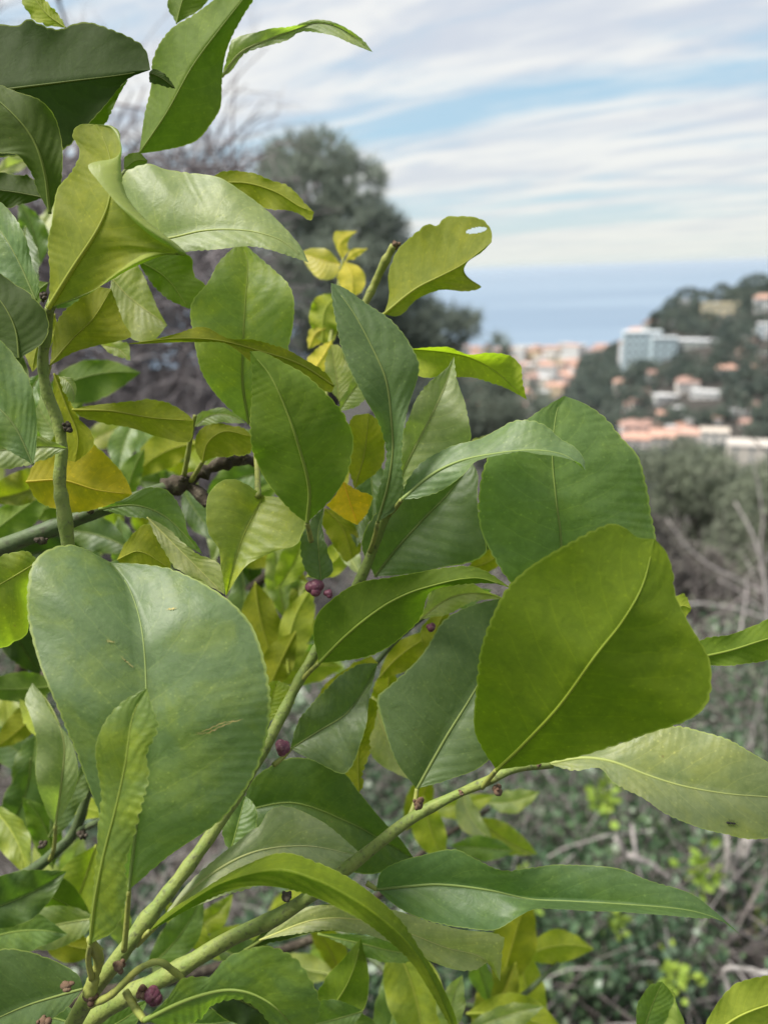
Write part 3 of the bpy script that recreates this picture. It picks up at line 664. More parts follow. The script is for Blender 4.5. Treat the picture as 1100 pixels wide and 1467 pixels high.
    if pet:
        pts = [tuple(org)]+[tuple(P(*q)) for q in pet]
        q = spline(pts, 14); mv, mf = tube_data(q, np.linspace(.0010, .0013, 14), 8)
        setc(link_mesh('petiole', mv, mf, m_pet, ob, org), pc)
    LEAVES[key] = ob
    return ob
def gleaf(cx, cy, ln, ang, d, col='y', side='u', w=.42, bend=.12, tilt=0.0, yel=.5, fold=1.0, n=34, w2=None):
    """a leaf of the plain lemon shape: centre pixel, length in pixels, direction of its tip (deg, 0 right, 90 up)"""
    a = R(ang); ax = np.array([math.cos(a), -math.sin(a)]); pr = np.array([-ax[1], ax[0]])
    s = np.linspace(0, 1, 7); mid = np.array([cx, cy])+np.outer((s-.5)*ln, ax)+np.outer(bend*ln*(4*(s-.5)**2-.5)*-.5, pr)
    prof = np.array([0, .30, .46, .50, .42, .24, 0])*ln*w*2/2
    w2 = w if w2 is None else w2
    M = [tuple(q) for q in mid]; L = [tuple(mid[k]+pr*prof[k]) for k in range(1, 6)]; Rr = [tuple(mid[k]-pr*prof[k]*w2/w) for k in range(1, 6)]
    return leaf(f'g{cx}{cy}{d}', M, L, Rr, (d-tilt/2, d, d+tilt/2), col, side, None, yel=yel, n=n, rib=ln*F/900 > 40, wave=1.5)
def stem(pts, r0_, r1_, mt=None, name='twig', n=None, sides=12, knob=.08):
    q = np.asarray(pts, float); s = spline(q, n or 9*len(pts)); s3 = P(s[:, 0], s[:, 1], s[:, 2])
    rr = np.linspace(r0_, r1_, len(s))*(1+knob*np.interp(np.arange(len(s)), np.arange(0, len(s), 3), rng.normal(size=len(range(0, len(s), 3)))))
    v, f = tube_data(s3, rr*1e-3, sides); return link_mesh(name, v, f, mt or m_stem, TREE, s3[0])
def knot(px, py, d, r_mm, mt, name, seed=0, n=9, elong=1.0, ax=(0, 0, 1)):
    """a lumpy bud: overlapping scales round a core"""
    c = P(px, py, d); r_ = r_mm*1e-3; rg = np.random.default_rng(seed+int(px*7+py)); V_ = []; F_ = []; off = 0
    th = np.linspace(0, math.pi, 9); ph = np.linspace(0, 2*math.pi, 13)[:-1]
    for k in range(n):
        if k == 0: cc, s = np.zeros(3), .66
        else:
            v = rg.normal(size=3); v /= np.linalg.norm(v); cc, s = (v*.42, rg.uniform(.42, .60)) if name == 'flower_bud' else (v*rg.uniform(.45, .9), rg.uniform(.24, .46))
        T_, P_ = np.meshgrid(th, ph, indexing='ij'); q = np.stack([np.sin(T_)*np.cos(P_), np.sin(T_)*np.sin(P_), np.cos(T_)], -1).reshape(-1, 3)*s
        q = (q+cc); q = q+np.outer(q@np.array(ax), np.array(ax))*(elong-1); V_.append(q*r_+c)
        for a in range(8):
            for b_ in range(12): F_.append((off+a*12+b_, off+a*12+(b_+1) % 12, off+(a+1)*12+(b_+1) % 12, off+(a+1)*12+b_))
        off += 108
    return link_mesh(name, np.vstack(V_), F_, mt, TREE, c)

# main stems
stem([(60, 1560, .36), (120, 1440, .335), (165, 1380, .325), (205, 1325, .328), (262, 1252, .335), (315, 1178, .345), (372, 1085, .36), (405, 1022, .37), (430, 972, .375), (470, 905, .38), (512, 838, .378), (535, 785, .372), (552, 738, .362), (572, 705, .352)], 3.5, 2.3)
stem([(60, 1520, .37), (160, 1440, .355), (250, 1392, .35), (330, 1345, .352), (400, 1312, .352), (470, 1265, .35), (530, 1218, .347), (590, 1172, .345), (650, 1140, .342), (700, 1118, .335), (735, 1102, .335), (790, 1096, .345)], 4.8, 1.6)
stem([(99, 790, .352), (93, 740, .348), (86, 690, .346), (89, 640, .346), (82, 600, .346), (67, 560, .344), (62, 515, .342), (68, 470, .338), (72, 440, .33)], 3.2, 2.2)
stem([(-60, 800, .40), (0, 785, .39), (44, 768, .385), (90, 752, .385), (131, 735, .388), (178, 720, .395), (236, 700, .405), (262, 695, .41)], 4.6, 3.2, m_stemd, 'branch')
stem([(236, 700, .405), (262, 692, .41), (292, 676, .412), (322, 662, .415), (352, 658, .42), (380, 668, .43)], 4.3, 3.2, m_lbark, 'branch', knob=.2)
stem([(262, 690, .41), (285, 706, .408), (298, 722, .406)], 3.4, 2.4, m_lbark, 'branch', knob=.2)
for (x, y, d, r_) in ((262, 686, .405, 2.2), (330, 655, .412, 2.0), (352, 655, .414, 1.9), (130, 732, .382, 2.6), (97, 612, .344, 2.8), (100, 616, .343, 2.0), (60, 775, .38, 3), (62, 425, .335, 2.2), (296, 722, .402, 1.8)):
    knot(x, y, d, r_, m_lbark, 'bark_knot')
stem([(262, 690, .41), (268, 660, .40), (276, 610, .392), (280, 595, .39)], 1.5, 1.1, m_pet)
stem([(272, 692, .41), (282, 676, .40), (291, 661, .392)], 1.4, 1.2, m_pet)
stem([(370, 712, .352), (368, 660, .37), (362, 600, .38)], 1.4, 1.2, m_pet)
stem([(-20, 1270, .47), (40, 1250, .46), (80, 1220, .455), (105, 1195, .455), (122, 1150, .45), (128, 1115, .45), (120, 1060, .46)], 3.6, 2.6, m_stemd)
stem([(110, 1192, .455), (135, 1180, .44), (152, 1172, .43)], 2.0, 1.6, m_stemd)
stem([(520, 440, .40), (535, 410, .40), (550, 378, .395), (564, 352, .39)], 2.1, 2.3, m_pet, knob=.12)
knot(566, 350, .389, 2.4, m_dry, 'dried_bud')
stem([(465, 590, .50), (470, 520, .52), (478, 450, .54), (488, 390, .55), (492, 370, .55)], 1.6, 1.0, m_pet)
stem([(530, 960, .45), (570, 915, .44), (612, 880, .43)], 1.8, 1.2, m_stemd)
# buds
knot(452, 840, .352, 5.0, m_bud, 'flower_bud', 3, 8); knot(471, 850, .352, 2.6, m_bud, 'flower_bud', 5, 7)
knot(404, 1071, .352, 4.3, m_bud, 'flower_bud', 9, 8); knot(617, 899, .39, 3.0, m_bud, 'flower_bud', 2, 6); knot(221, 1427, .318, 4.3, m_bud, 'flower_bud', 4, 8)
knot(205, 1420, .32, 3.2, m_dry, 'dried_bud'); knot(600, 1152, .338, 2.9, m_dry, 'dried_bud', 1, 9, 1.4); knot(713, 1134, .33, 2.9, m_dry, 'dried_bud', 6)
knot(660, 1135, .338, 1.3, m_dry, 'dried_bud', 6, 5); knot(770, 1096, .34, 2.0, m_dry, 'dried_bud', 6, 6)
knot(170, 1385, .312, 2.9, m_dry, 'dried_bud', 3); knot(128, 1425, .315, 4.0, m_dry, 'dried_bud', 8); knot(95, 1412, .31, 2.4, m_dry, 'dried_bud', 2, 7, 1.5, (1, 0, 0))
knot(62, 1465, .31, 3.2, m_dry, 'dried_bud', 2); knot(118, 1195, .445, 3.4, m_lbark, 'bark_knot', 2); knot(62, 1210, .44, 2.8, m_lbark, 'bark_knot', 3); knot(410, 1285, .348, 3.2, m_lbark, 'bark_knot', 3)
stem([(128, 1425, .315), (135, 1400, .314), (142, 1375, .312), (130, 1345, .30)], 2.6, 1.6, m_pet)
stem([(130, 1440, .316), (160, 1425, .312), (200, 1388, .305), (228, 1378, .302), (250, 1392, .305), (262, 1402, .306)], 1.5, 1.2, m_pet)
stem([(180, 1420, .32), (195, 1445, .316), (207, 1461, .308)], 1.6, 1.4, m_pet)

# ---- leaves, lower half
leaf('A1', [(185, 1275), (196, 1180), (208, 1080), (210, 985), (203, 900), (185, 842), (160, 806)],
     [(170, 1235), (128, 1130), (88, 1025), (55, 945), (40, 875), (45, 815), (65, 790), (105, 781)],
     [(240, 1228), (320, 1170), (372, 1092), (386, 1000), (365, 905), (325, 857), (254, 818), (200, 808)], (.312, .298, .296, .305, .332), 'g', 'u', e=([-.004, -.008, -.004, .0], [-.002, .004, .010, .006]), yel=.55, pet=[(182, 1320, .316), (178, 1362, .32)], n=170, teeth=1.2)
leaf('A2', [(130, 1352), (137, 1290), (150, 1222), (166, 1160), (180, 1095), (191, 1025), (211, 986)],
     [(129, 1325), (136, 1255), (141, 1195), (146, 1140), (136, 1075), (150, 1035), (180, 1003)],
     [(165, 1332), (183, 1275), (180, 1240), (196, 1180), (212, 1112), (210, 1080), (226, 1043), (218, 1012)], (.30, .284, .276, .274, .278), (.145, .205, .042), 'u', e=([.006, .004, -.002], [-.010, -.004, -.002]), yel=.9, teeth=2.0, n=120, pet=[(127, 1375, .306), (132, 1402, .312)])
leaf('A3', [(80, 1182), (90, 1110), (92, 1062), (75, 1015), (47, 978)], [(68, 1165), (52, 1110), (54, 1060), (42, 1020), (36, 1002)], [(100, 1150), (112, 1112), (103, 1062), (80, 1032), (62, 998)], (.43, .42, .418, .43), 'p', 'u', yel=.1, pet=[(78, 1215, .44), (72, 1232, .45)])
leaf('A3b', [(70, 1200), (90, 1160), (112, 1120), (135, 1085)], [(75, 1165), (95, 1130), (120, 1095)], [(85, 1195), (112, 1160), (132, 1120)], (.45, .44, .44), 'b', 'u')
leaf('A4', [(120, 1416), (85, 1426), (40, 1440), (-15, 1464), (-70, 1490)], [(112, 1396), (85, 1380), (40, 1364), (0, 1361), (-60, 1385)], [(95, 1445), (50, 1475), (0, 1510), (-50, 1520)], (.318, .328, .335, .34), 'b', 'u', yel=.2)
leaf('A5', [(207, 1462), (250, 1440), (290, 1425), (330, 1418), (365, 1425), (400, 1448), (440, 1500)], [(240, 1430), (262, 1402), (300, 1399), (320, 1377), (350, 1362), (386, 1356), (418, 1370), (441, 1396), (458, 1440)],
     [(240, 1470), (285, 1462), (305, 1440), (340, 1432), (370, 1448), (405, 1485)], (.308, .300, .292, .29, .30), 'm', 'u', e=(-.004, .018), yel=.9, teeth=1.6, n=110, ribw=1.3)
leaf('A6', [(214, 1334), (300, 1274), (350, 1254), (402, 1246), (450, 1259), (500, 1284), (545, 1315), (585, 1352), (612, 1390), (640, 1450), (660, 1500)],
     [(233, 1312), (273, 1286), (316, 1258), (350, 1240), (405, 1222), (452, 1234), (500, 1257), (545, 1290), (577, 1322), (603, 1362), (628, 1402), (652, 1455)],
     [(222, 1330), (255, 1311), (291, 1292), (327, 1277), (362, 1269), (401, 1271), (450, 1285), (500, 1310), (543, 1336), (587, 1375), (612, 1415), (634, 1452)], (.325, .305, .288, .282, .285, .292), 'v', 'b', e=(.012, .004), yel=.4, rib=False, n=120, pet=[(196, 1352, .328), (185, 1362, .33)])
leaf('A7', [(225, 1326), (290, 1262), (360, 1222), (440, 1212), (522, 1228)], [(268, 1268), (318, 1224), (345, 1203), (358, 1192), (372, 1184), (384, 1164), (405, 1154), (435, 1162), (466, 1180), (500, 1208)], [(300, 1290), (400, 1262), (480, 1252)], (.335, .34, .352, .36), (.33, .36, .22), 'u', e=(.004, -.004), yel=.25, pet=[(205, 1345, .332), (195, 1355, .33)])
leaf('A8', [(539, 1274), (580, 1270), (630, 1267), (700, 1275), (760, 1288), (814, 1291), (900, 1296), (985, 1304), (1030, 1318), (1062, 1341)],
     [(546, 1249), (575, 1233), (601, 1226), (650, 1217), (684, 1232), (720, 1247), (760, 1244), (801, 1240), (883, 1244), (930, 1262), (990, 1281), (1026, 1308)],
     [(575, 1303), (619, 1321), (677, 1331), (711, 1331), (745, 1312), (769, 1302), (855, 1306), (936, 1310), (1000, 1316), (1030, 1318)], (.350, .342, .334, .325, .318, .316), (.088, .150, .055), 'u', e=([-.002, -.006, .004, .004], [-.004, -.010, -.012, -.004]), yel=.3, n=120, pet=[(525, 1265, .35)])
leaf('A9', [(372, 1347), (450, 1318), (520, 1318), (580, 1335), (640, 1358), (690, 1372), (716, 1406)], [(430, 1302), (520, 1298), (570, 1305), (650, 1330), (720, 1341), (719, 1364)], [(430, 1337), (484, 1334), (560, 1350), (610, 1374), (655, 1389), (680, 1390), (702, 1378), (712, 1396)], (.375, .372, .368, .362, .36), 'w', 'u', e=(.002, -.006), yel=.2, ribw=.6)
leaf('A9b', [(455, 1338), (520, 1352), (570, 1364), (620, 1368)], [(500, 1338), (560, 1345), (600, 1352)], [(490, 1352), (520, 1369), (575, 1380)], (.42, .415, .41), 'm', 'u')
leaf('A9d', [(350, 1362), (430, 1318), (500, 1310), (580, 1330)], [(400, 1318), (470, 1295), (540, 1300)], [(400, 1348), (470, 1334), (540, 1340)], (.385, .38, .375), 'k', 'b')
leaf('A10', [(345, 1162), (420, 1150), (500, 1178), (550, 1205), (593, 1230)], [(362, 1118), (388, 1098), (420, 1086), (465, 1094), (494, 1109), (512, 1133), (545, 1172), (572, 1200)], [(370, 1205), (440, 1225), (520, 1252), (575, 1240)], (.392, .388, .39, .395), 'd', 'u', yel=.5, ribw=.7)
leaf('A11', [(330, 1222), (340, 1185), (352, 1140)], [(322, 1205), (319, 1180), (335, 1150)], [(352, 1215), (368, 1185), (366, 1155)], (.365, .37, .378), 'm', 'u', yel=.6)
leaf('A12', [(416, 1073), (455, 1048), (495, 1023), (522, 988), (541, 950)], [(426, 1037), (452, 1003), (482, 971), (512, 952)], [(450, 1090), (495, 1107), (522, 1050), (530, 995)], (.368, .372, .38, .395), 'b', 'u', e=(-.004, -.010), yel=.35, pet=[(404, 1086, .366), (392, 1096, .362)])
leaf('A13', [(514, 1136), (513, 1085), (520, 1035), (530, 1000)], [(500, 1112), (499, 1085), (503, 1041), (510, 1004)], [(521, 1124), (518, 1110), (529, 1080), (531, 1058), (538, 1030), (540, 1007)], (.40, .405, .40), 'o', 'b', yel=.6, ribw=.5, teeth=1.6)
leaf('A13b', [(384, 1035), (390, 1000), (398, 975)], [(372, 1040), (374, 1000), (382, 980)], [(420, 1010), (418, 985)], (.385, .385, .385), 'y', 'u', teeth=2)
leaf('A14', [(597, 1130), (637, 1059), (677, 994), (705, 940), (724, 856)], [(568, 1092), (549, 1036), (541, 1000), (556, 985), (574, 968), (601, 941), (619, 915), (634, 890), (663, 872), (695, 862)], [(640, 1118), (692, 1096), (735, 1040), (755, 960), (745, 895)], (.352, .356, .366, .38), 'b', 'u', e=(-.006, -.006), yel=.15, n=100, ribw=1.2, pet=[(594, 1150, .35), (586, 1172, .346)])
leaf('A15', [(711, 1103), (748, 1068), (801, 1011), (855, 936), (891, 890), (920, 838), (937, 772)],
     [(691, 1073), (679, 1044), (681, 990), (689, 930), (703, 888), (727, 842), (748, 820), (777, 800), (822, 774), (850, 759), (876, 750), (896, 757), (913, 770)],
     [(740, 1099), (785, 1092), (838, 1081), (887, 1064), (928, 1050), (965, 1040), (996, 1027), (1012, 1010), (1018, 985), (1016, 947), (1003, 921), (984, 889), (966, 850), (963, 820), (953, 790)], (.322, .296, .277, .272, .278), 'v', 'b', e=([.002, .004, .004, .002], [.002, .003, .004, .002]), yel=.35, n=170, teeth=1.1, ribw=1.1, pet=[(700, 1116, .33), (690, 1128, .336)])
leaf('A15b', [(960, 892), (975, 868), (990, 872)], [(962, 862), (978, 850)], [(978, 888)], (.30, .30, .30), 'y', 'b', n=40)
leaf('A16', [(785, 1094), (834, 1086), (875, 1091), (928, 1111), (977, 1126), (1039, 1137), (1100, 1142), (1165, 1150)], [(842, 1080), (895, 1064), (928, 1050), (965, 1040), (1006, 1049), (1043, 1060), (1075, 1078), (1105, 1096), (1145, 1125)], [(822, 1104), (858, 1100), (879, 1122), (920, 1143), (953, 1167), (994, 1184), (1039, 1196), (1075, 1202), (1120, 1195)], (.345, .333, .325, .318, .318), 'p', 'u', e=(.006, -.010), yel=.5, n=110, pet=[(766, 1098, .345)])
leaf('A17', [(985, 945), (1045, 932), (1100, 915), (1170, 900)], [(1004, 918), (1043, 909), (1076, 898), (1104, 884), (1140, 880)], [(1016, 954), (1059, 951), (1100, 944), (1140, 925)], (.325, .322, .32), 'u', 'b', yel=.3)
leaf('A18', [(1000, 1500), (1060, 1455), (1150, 1425)], [(1012, 1462), (1027, 1436), (1051, 1411), (1076, 1401), (1110, 1400)], [(1060, 1500), (1120, 1480)], (.31, .305, .305), 'y', 'b', yel=.3)
leaf('A19', [(915, 1500), (930, 1450), (948, 1406)], [(911, 1465), (915, 1433), (931, 1412)], [(950, 1470), (962, 1440), (966, 1424), (957, 1415)], (.40, .395, .39), 'm', 'u', RR=([(975, 1480), (980, 1466), (973, 1448), (962, 1424)], -.004))
leaf('A20', [(541, 950)]+[(500, 985), (452, 1004)], [(530, 940), (500, 955), (470, 975)], [(520, 985), (490, 1010)], (.44, .44, .44), 'o', 'b')
# ---- middle
leaf('B1', [(800, 875), (803, 776), (796, 714), (791, 652), (797, 590), (808, 567)], [(735, 838), (696, 780), (685, 741), (687, 701), (700, 655), (727, 625), (757, 599), (785, 580)],
     [(880, 852), (934, 790), (930, 722), (922, 685), (911, 652), (890, 628), (867, 599), (838, 579)], (.36, .35, .346, .346, .352), (.125, .195, .062), 'u', e=(-.004, .008), yel=.3, n=150, teeth=1.2)
leaf('B2', [(575, 716), (617, 681), (655, 662), (697, 652), (760, 645), (808, 652), (838, 674)], [(584, 688), (605, 662), (645, 640), (690, 628), (713, 616), (737, 603), (766, 603), (786, 613), (802, 628), (823, 640), (836, 657)],
     [(605, 712), (634, 702), (663, 680), (684, 660), (732, 649), (773, 651), (806, 655), (830, 664)], (.338, .332, .326, .32, .318), 'g', 'u', e=(.008, -.004), yel=.2, n=100, pet=[(566, 728, .345), (556, 738, .352)])
leaf('B3', [(541, 748), (556, 695), (563, 645), (561, 605), (553, 545), (534, 500), (505, 446), (474, 405)], [(539, 720), (546, 688), (553, 650), (543, 607), (522, 569), (501, 528), (488, 493), (480, 455), (476, 430)],
     [(566, 730), (577, 703), (575, 660), (580, 607), (588, 575), (598, 545), (601, 522), (592, 500), (578, 478), (555, 455), (522, 433), (494, 413)], (.352, .338, .33, .326, .328, .332), 'b', 'u', e=([.004, .002, -.004, -.004], [-.010, -.006, .004, .002]), yel=.1, n=110, pet=[(536, 772, .36), (530, 790, .37)])
leaf('B4', [(567, 706), (579, 672), (600, 630), (622, 587), (642, 540), (650, 511)], [(556, 682), (572, 630), (586, 598), (596, 572), (613, 549), (640, 527)], [(610, 684), (655, 656), (673, 630), (671, 605), (665, 577), (655, 546)], (.355, .35, .348, .35), 'p', 'u', yel=.05, pet=[(560, 726, .356)])
leaf('B5', [(537, 826), (568, 786), (605, 745), (641, 708), (676, 662)], [(518, 780), (535, 738), (575, 700), (630, 668)], [(590, 822), (634, 813), (670, 807), (697, 790), (689, 757), (683, 715), (684, 680)], (.385, .38, .378, .38), 'b', 'u', yel=.0, ribw=1.1)
leaf('B6', [(440, 749), (443, 700), (429, 643), (411, 590), (387, 538), (358, 503)], [(423, 737), (405, 719), (384, 693), (370, 667), (360, 640), (358, 606), (361, 570), (361, 530)],
     [(459, 731), (477, 712), (494, 686), (503, 657), (505, 626), (497, 602), (489, 586), (465, 561), (436, 536), (407, 520), (376, 504)], (.335, .325, .318, .316, .32), 'u', 'b', e=(.006, .006), yel=.35, n=150, teeth=1.2, ribw=1.2, pet=[(446, 775, .345)])
leaf('B7', [(460, 832), (457, 795), (456, 760), (464, 726)], [(441, 822), (430, 790), (437, 757)], [(477, 818), (470, 790), (462, 760)], (.362, .362, .366), 'b', 'u', yel=0)
leaf('B8', [(457, 950), (490, 916), (525, 886), (562, 861), (605, 843), (680, 828), (731, 842)], [(449, 905), (456, 878), (477, 857), (506, 839), (546, 828), (605, 819), (641, 813), (671, 811), (697, 819)],
     [(488, 947), (525, 941), (554, 928), (583, 906), (604, 880), (616, 848), (650, 838), (705, 836)], (.366, .355, .348, .342, .342), 'u', 'b', e=([.004, .0, .004], [.006, .014, .004]), yel=.1, n=100, pet=[(440, 966, .372), (430, 978, .375)])
leaf('B9', [(600, 888), (645, 856), (690, 850), (723, 858)], [(622, 846), (641, 831), (667, 831), (693, 845)], [(640, 880), (677, 862), (705, 858)], (.40, .398, .395), 'w', 'u', yel=.2)
leaf('B10', [(550, 450), (595, 414), (636, 393), (662, 379), (704, 347)], [(557, 425), (556, 395), (561, 377), (574, 352), (592, 335), (613, 321), (625, 324), (638, 311), (655, 310), (678, 311), (695, 318), (704, 333)],
     [(568, 453), (580, 447), (597, 430), (628, 416), (668, 417), (689, 411), (664, 394), (667, 378), (690, 361)], (.382, .378, .374, .372, .37), (.185, .210, .035), 'b', e=(.006, .004), yel=.5, holes=[(682, 330, 15, 4.2, -10)], n=330, k_=36, ribw=1.1, pet=[(541, 462, .39), (532, 478, .40)])
leaf('B11', [(588, 500), (640, 505), (672, 512), (712, 534), (754, 572)], [(640, 497), (672, 508), (702, 505), (731, 510), (746, 524), (748, 545)], [(600, 538), (636, 540), (670, 541), (711, 550), (737, 563)], (.372, .368, .364, .362), 'y', 'b', e=(-.010, .004), yel=.3, ribw=.5)
leaf('B12', [(508, 700), (522, 650), (528, 592)], [(497, 660), (498, 625), (505, 598)], [(545, 670), (552, 630), (545, 605)], (.40, .40, .40), 'o', 'b', yel=.6)
leaf('B13', [(492, 690), (500, 716), (512, 752)], [(474, 718), (468, 724), (492, 742)], [(512, 702), (533, 712), (526, 735)], (.385, .385, .385), 'Y', 'b', yel=.2, n=40)
leaf('B14', [(465, 728), (490, 755), (505, 800)], [(462, 750), (478, 780), (495, 805)], [(490, 735), (512, 760), (516, 790)], (.43, .43, .43), 'o', 'b', yel=.9)
leaf('B15', [(486, 575), (482, 540), (474, 494)], [(466, 545), (466, 515)], [(506, 540), (494, 515), (487, 496)], (.41, .41, .41), 'w', 'u')
leaf('B16', [(485, 590), (505, 560), (530, 530)], [(490, 555), (510, 535)], [(515, 580), (532, 555)], (.42, .42, .42), 'p', 'u')
# ---- upper left
leaf('D1', [(-130, 160), (-30, 135), (90, 118), (170, 108), (216, 100)], [(-90, 70), (-30, 38), (0, 35), (25, 36), (42, 27), (56, 36), (84, 43), (109, 33), (128, 31), (156, 40), (189, 55), (208, 70)], [(-80, 225), (0, 226), (60, 222), (95, 211), (120, 185), (150, 152), (183, 114)], (.33, .335, .34, .345), (.022, .046, .008), 'b', yel=.15, n=110)  # shade on the underside is painted in as an extra dark green
leaf('D1b', [(90, 205), (135, 160), (184, 114)], [(85, 180), (130, 140)], [(120, 195), (150, 178), (166, 145)], (.36, .36, .355), 'u', 'b')
leaf('D1c', [(214, 104), (232, 112), (252, 127)], [(220, 98), (238, 108)], [(216, 116), (236, 124)], (.35, .35, .352), 'k', 'b', n=30)
leaf('D2', [(200, 220), (240, 160), (276, 95), (320, 35), (372, -30)], [(204, 187), (209, 158), (217, 118), (218, 88), (229, 62), (247, 40), (276, 22), (302, 3), (340, -25)], [(225, 217), (262, 209), (284, 200), (302, 178), (315, 152), (318, 116), (322, 84), (332, 54), (349, 22), (366, -5)], (.37, .365, .362, .365), 'u', 'b', e=(.006, .010), yel=.4, n=100, ribw=.6)
leaf('D3', [(318, 110), (345, 76), (385, 57), (425, 42), (455, 33), (490, 42), (534, 75)], [(328, 72), (334, 57), (373, 44), (424, 37), (453, 28), (482, 33), (518, 55)], [(330, 103), (351, 77), (387, 65), (413, 57), (431, 46), (475, 50), (511, 66)], (.378, .374, .37, .366), 'p', 'u', yel=.3, n=80)
leaf('D4', [(253, 34), (262, 0), (285, -50)], [(240, 5), (250, -30)], [(290, 10), (310, -20)], (.385, .385, .385), 'u', 'b')
leaf('D5', [(95, 40), (66, 18), (36, -25)], [(60, 35), (44, 22), (30, -5)], [(85, 22), (60, -5)], (.37, .37, .37), 'y', 'b', teeth=1.5)
leaf('D6', [(72, 306), (64, 245), (45, 195), (5, 150), (-40, 118)], [(55, 275), (44, 245), (25, 222), (-10, 215), (-40, 170)], [(84, 275), (89, 247), (91, 212), (85, 182), (73, 157), (55, 142), (25, 132), (-5, 120)], (.322, .316, .314, .318), (.050, .088, .012), 'b', yel=.15)  # dark green here includes the shade under the leaf
leaf('D7', [(63, 283), (20, 275), (-40, 268)], [(48, 256), (29, 250), (-10, 248)], [(36, 292), (10, 299), (-20, 300)], (.37, .37, .37), 'k', 'b')
leaf('D8', [(70, 442), (105, 385), (140, 330), (156, 292), (160, 250), (155, 215), (138, 178)], [(72, 392), (69, 345), (75, 320), (84, 273), (103, 246), (114, 216), (104, 193), (114, 179)], [(130, 420), (170, 388), (215, 362), (268, 365), (210, 315), (182, 280), (174, 240), (174, 208), (166, 183)], (.326, .314, .306, .304, .308, .312), (.165, .195, .032), 'b', e=([.010, .012, .006], [-.002, -.006, -.012, -.004]), yel=.55, n=120, ribw=1.4,
     RR=([(140, 412), (190, 384), (235, 366), (266, 364), (222, 342), (176, 300), (140, 258), (127, 236), (172, 222), (160, 184)], [-.002, -.008, -.016, -.004]))
leaf('D9', [(185, 352), (250, 340), (290, 331), (330, 329), (368, 333), (405, 346), (442, 376)], [(176, 300), (177, 250), (203, 237), (219, 236), (234, 242), (269, 247), (292, 249), (317, 255), (345, 273), (375, 295), (402, 320), (430, 352)], [(240, 362), (300, 358), (366, 354), (415, 367)], (.345, .338, .332, .328, .33), 'p', 'u', e=(.012, -.006), yel=.25, n=110)
leaf('D10', [(296, 264), (350, 262), (395, 275), (430, 296), (450, 304)], [(314, 248), (345, 246), (382, 255), (414, 268), (436, 290)], [(330, 276), (386, 299), (410, 301), (428, 306), (445, 316)], (.378, .376, .374, .37), 'o', 'b', yel=.5)
leaf('D10b', [(178, 242), (195, 230), (212, 230)], [(180, 225), (198, 219)], [(205, 242)], (.36, .36, .36), 'u', 'b', n=30)
leaf('D11', [(357, 608), (348, 550), (349, 482), (352, 427), (355, 375), (345, 345)], [(335, 591), (309, 565), (290, 535), (280, 504), (274, 465), (276, 432), (298, 405), (313, 376)], [(382, 592), (405, 545), (416, 492), (421, 432), (413, 408), (391, 386)], (.385, .378, .375, .376, .38), (.165, .225, .055), 'u', yel=.75, n=110, ribw=1.1)
leaf('D12', [(479, 553), (430, 522), (370, 502), (310, 487), (250, 485), (178, 493)], [(468, 536), (436, 514), (405, 498), (368, 489), (327, 484), (300, 469), (284, 468), (255, 478), (218, 487)], [(474, 562), (430, 548), (370, 525), (327, 494), (300, 490), (255, 491)], (.352, .35, .348, .348), 'o', 'b', yel=.8, ribw=.6)
leaf('D13', [(28, 514), (22, 470), (0, 430), (-40, 398)], [(0, 500), (-20, 470), (-40, 430)], [(58, 494), (69, 478), (70, 460), (58, 438), (40, 420), (18, 404), (-10, 388)], (.322, .325, .33), 'k', 'b', yel=.2)
leaf('D14', [(52, 430), (26, 372), (0, 330), (-40, 295)], [(20, 430), (-10, 390), (-30, 340)], [(57, 410), (47, 378), (35, 336), (20, 308), (-5, 288)], (.335, .335, .34), 'g', 'u')
leaf('D15', [(48, 666), (24, 614), (0, 586), (-60, 540)], [(30, 655), (0, 637), (-40, 600)], [(52, 645), (54, 609), (49, 569), (40, 537), (22, 511), (0, 489), (-40, 475)], (.315, .312, .312), 'g', 'u', yel=.5)
leaf('D16', [(97, 642), (60, 640), (0, 645), (-40, 650)], [(73, 632), (40, 618), (0, 610)], [(66, 658), (30, 668), (-10, 670)], (.335, .335, .335), 'p', 'u', ribw=.5)
leaf('D17', [(72, 524), (104, 486), (134, 456), (160, 414)], [(76, 492), (80, 465), (93, 445), (110, 431), (140, 412)], [(102, 507), (127, 498), (165, 490), (188, 482), (178, 463), (168, 436)], (.345, .35, .355), 'o', 'b', yel=.4, pet=[(66, 540, .345)])
leaf('D18', [(160, 398), (185, 425), (240, 466)], [(158, 430), (186, 484), (218, 489)], [(192, 376), (215, 415), (228, 445)], (.39, .39, .385), 'w', 'u', yel=.2)
leaf('D18b', [(145, 494), (170, 500), (187, 517)], [(160, 490), (184, 492)], [(158, 506)], (.40, .40, .40), 'w', 'u', n=24)
leaf('D19', [(196, 372), (238, 398), (272, 443)], [(215, 402), (240, 428)], [(235, 362), (270, 366), (280, 395), (294, 411), (282, 428)], (.372, .372, .372), 'u', 'b', yel=.15)
leaf('D20', [(104, 587), (160, 589), (215, 598), (278, 603)], [(131, 580), (175, 576), (218, 572), (247, 580), (268, 593)], [(120, 599), (145, 605), (189, 614), (236, 628), (272, 633)], (.358, .36, .362), 'o', 'b', yel=.3)
leaf('D21', [(38, 690), (90, 688), (140, 702), (190, 708)], [(50, 665), (90, 640), (131, 636), (146, 647), (168, 668), (183, 690)], [(58, 720), (102, 734), (145, 728), (176, 717)], (.362, .365, .37), (.30, .25, .02), 'b', yel=.8)
leaf('D22', [(78, 535), (95, 580), (112, 625), (108, 662)], [(76, 570), (85, 620), (92, 655)], [(95, 545), (110, 595), (130, 617), (134, 636), (124, 650)], (.358, .36, .362), 'o', 'b', yel=.6)
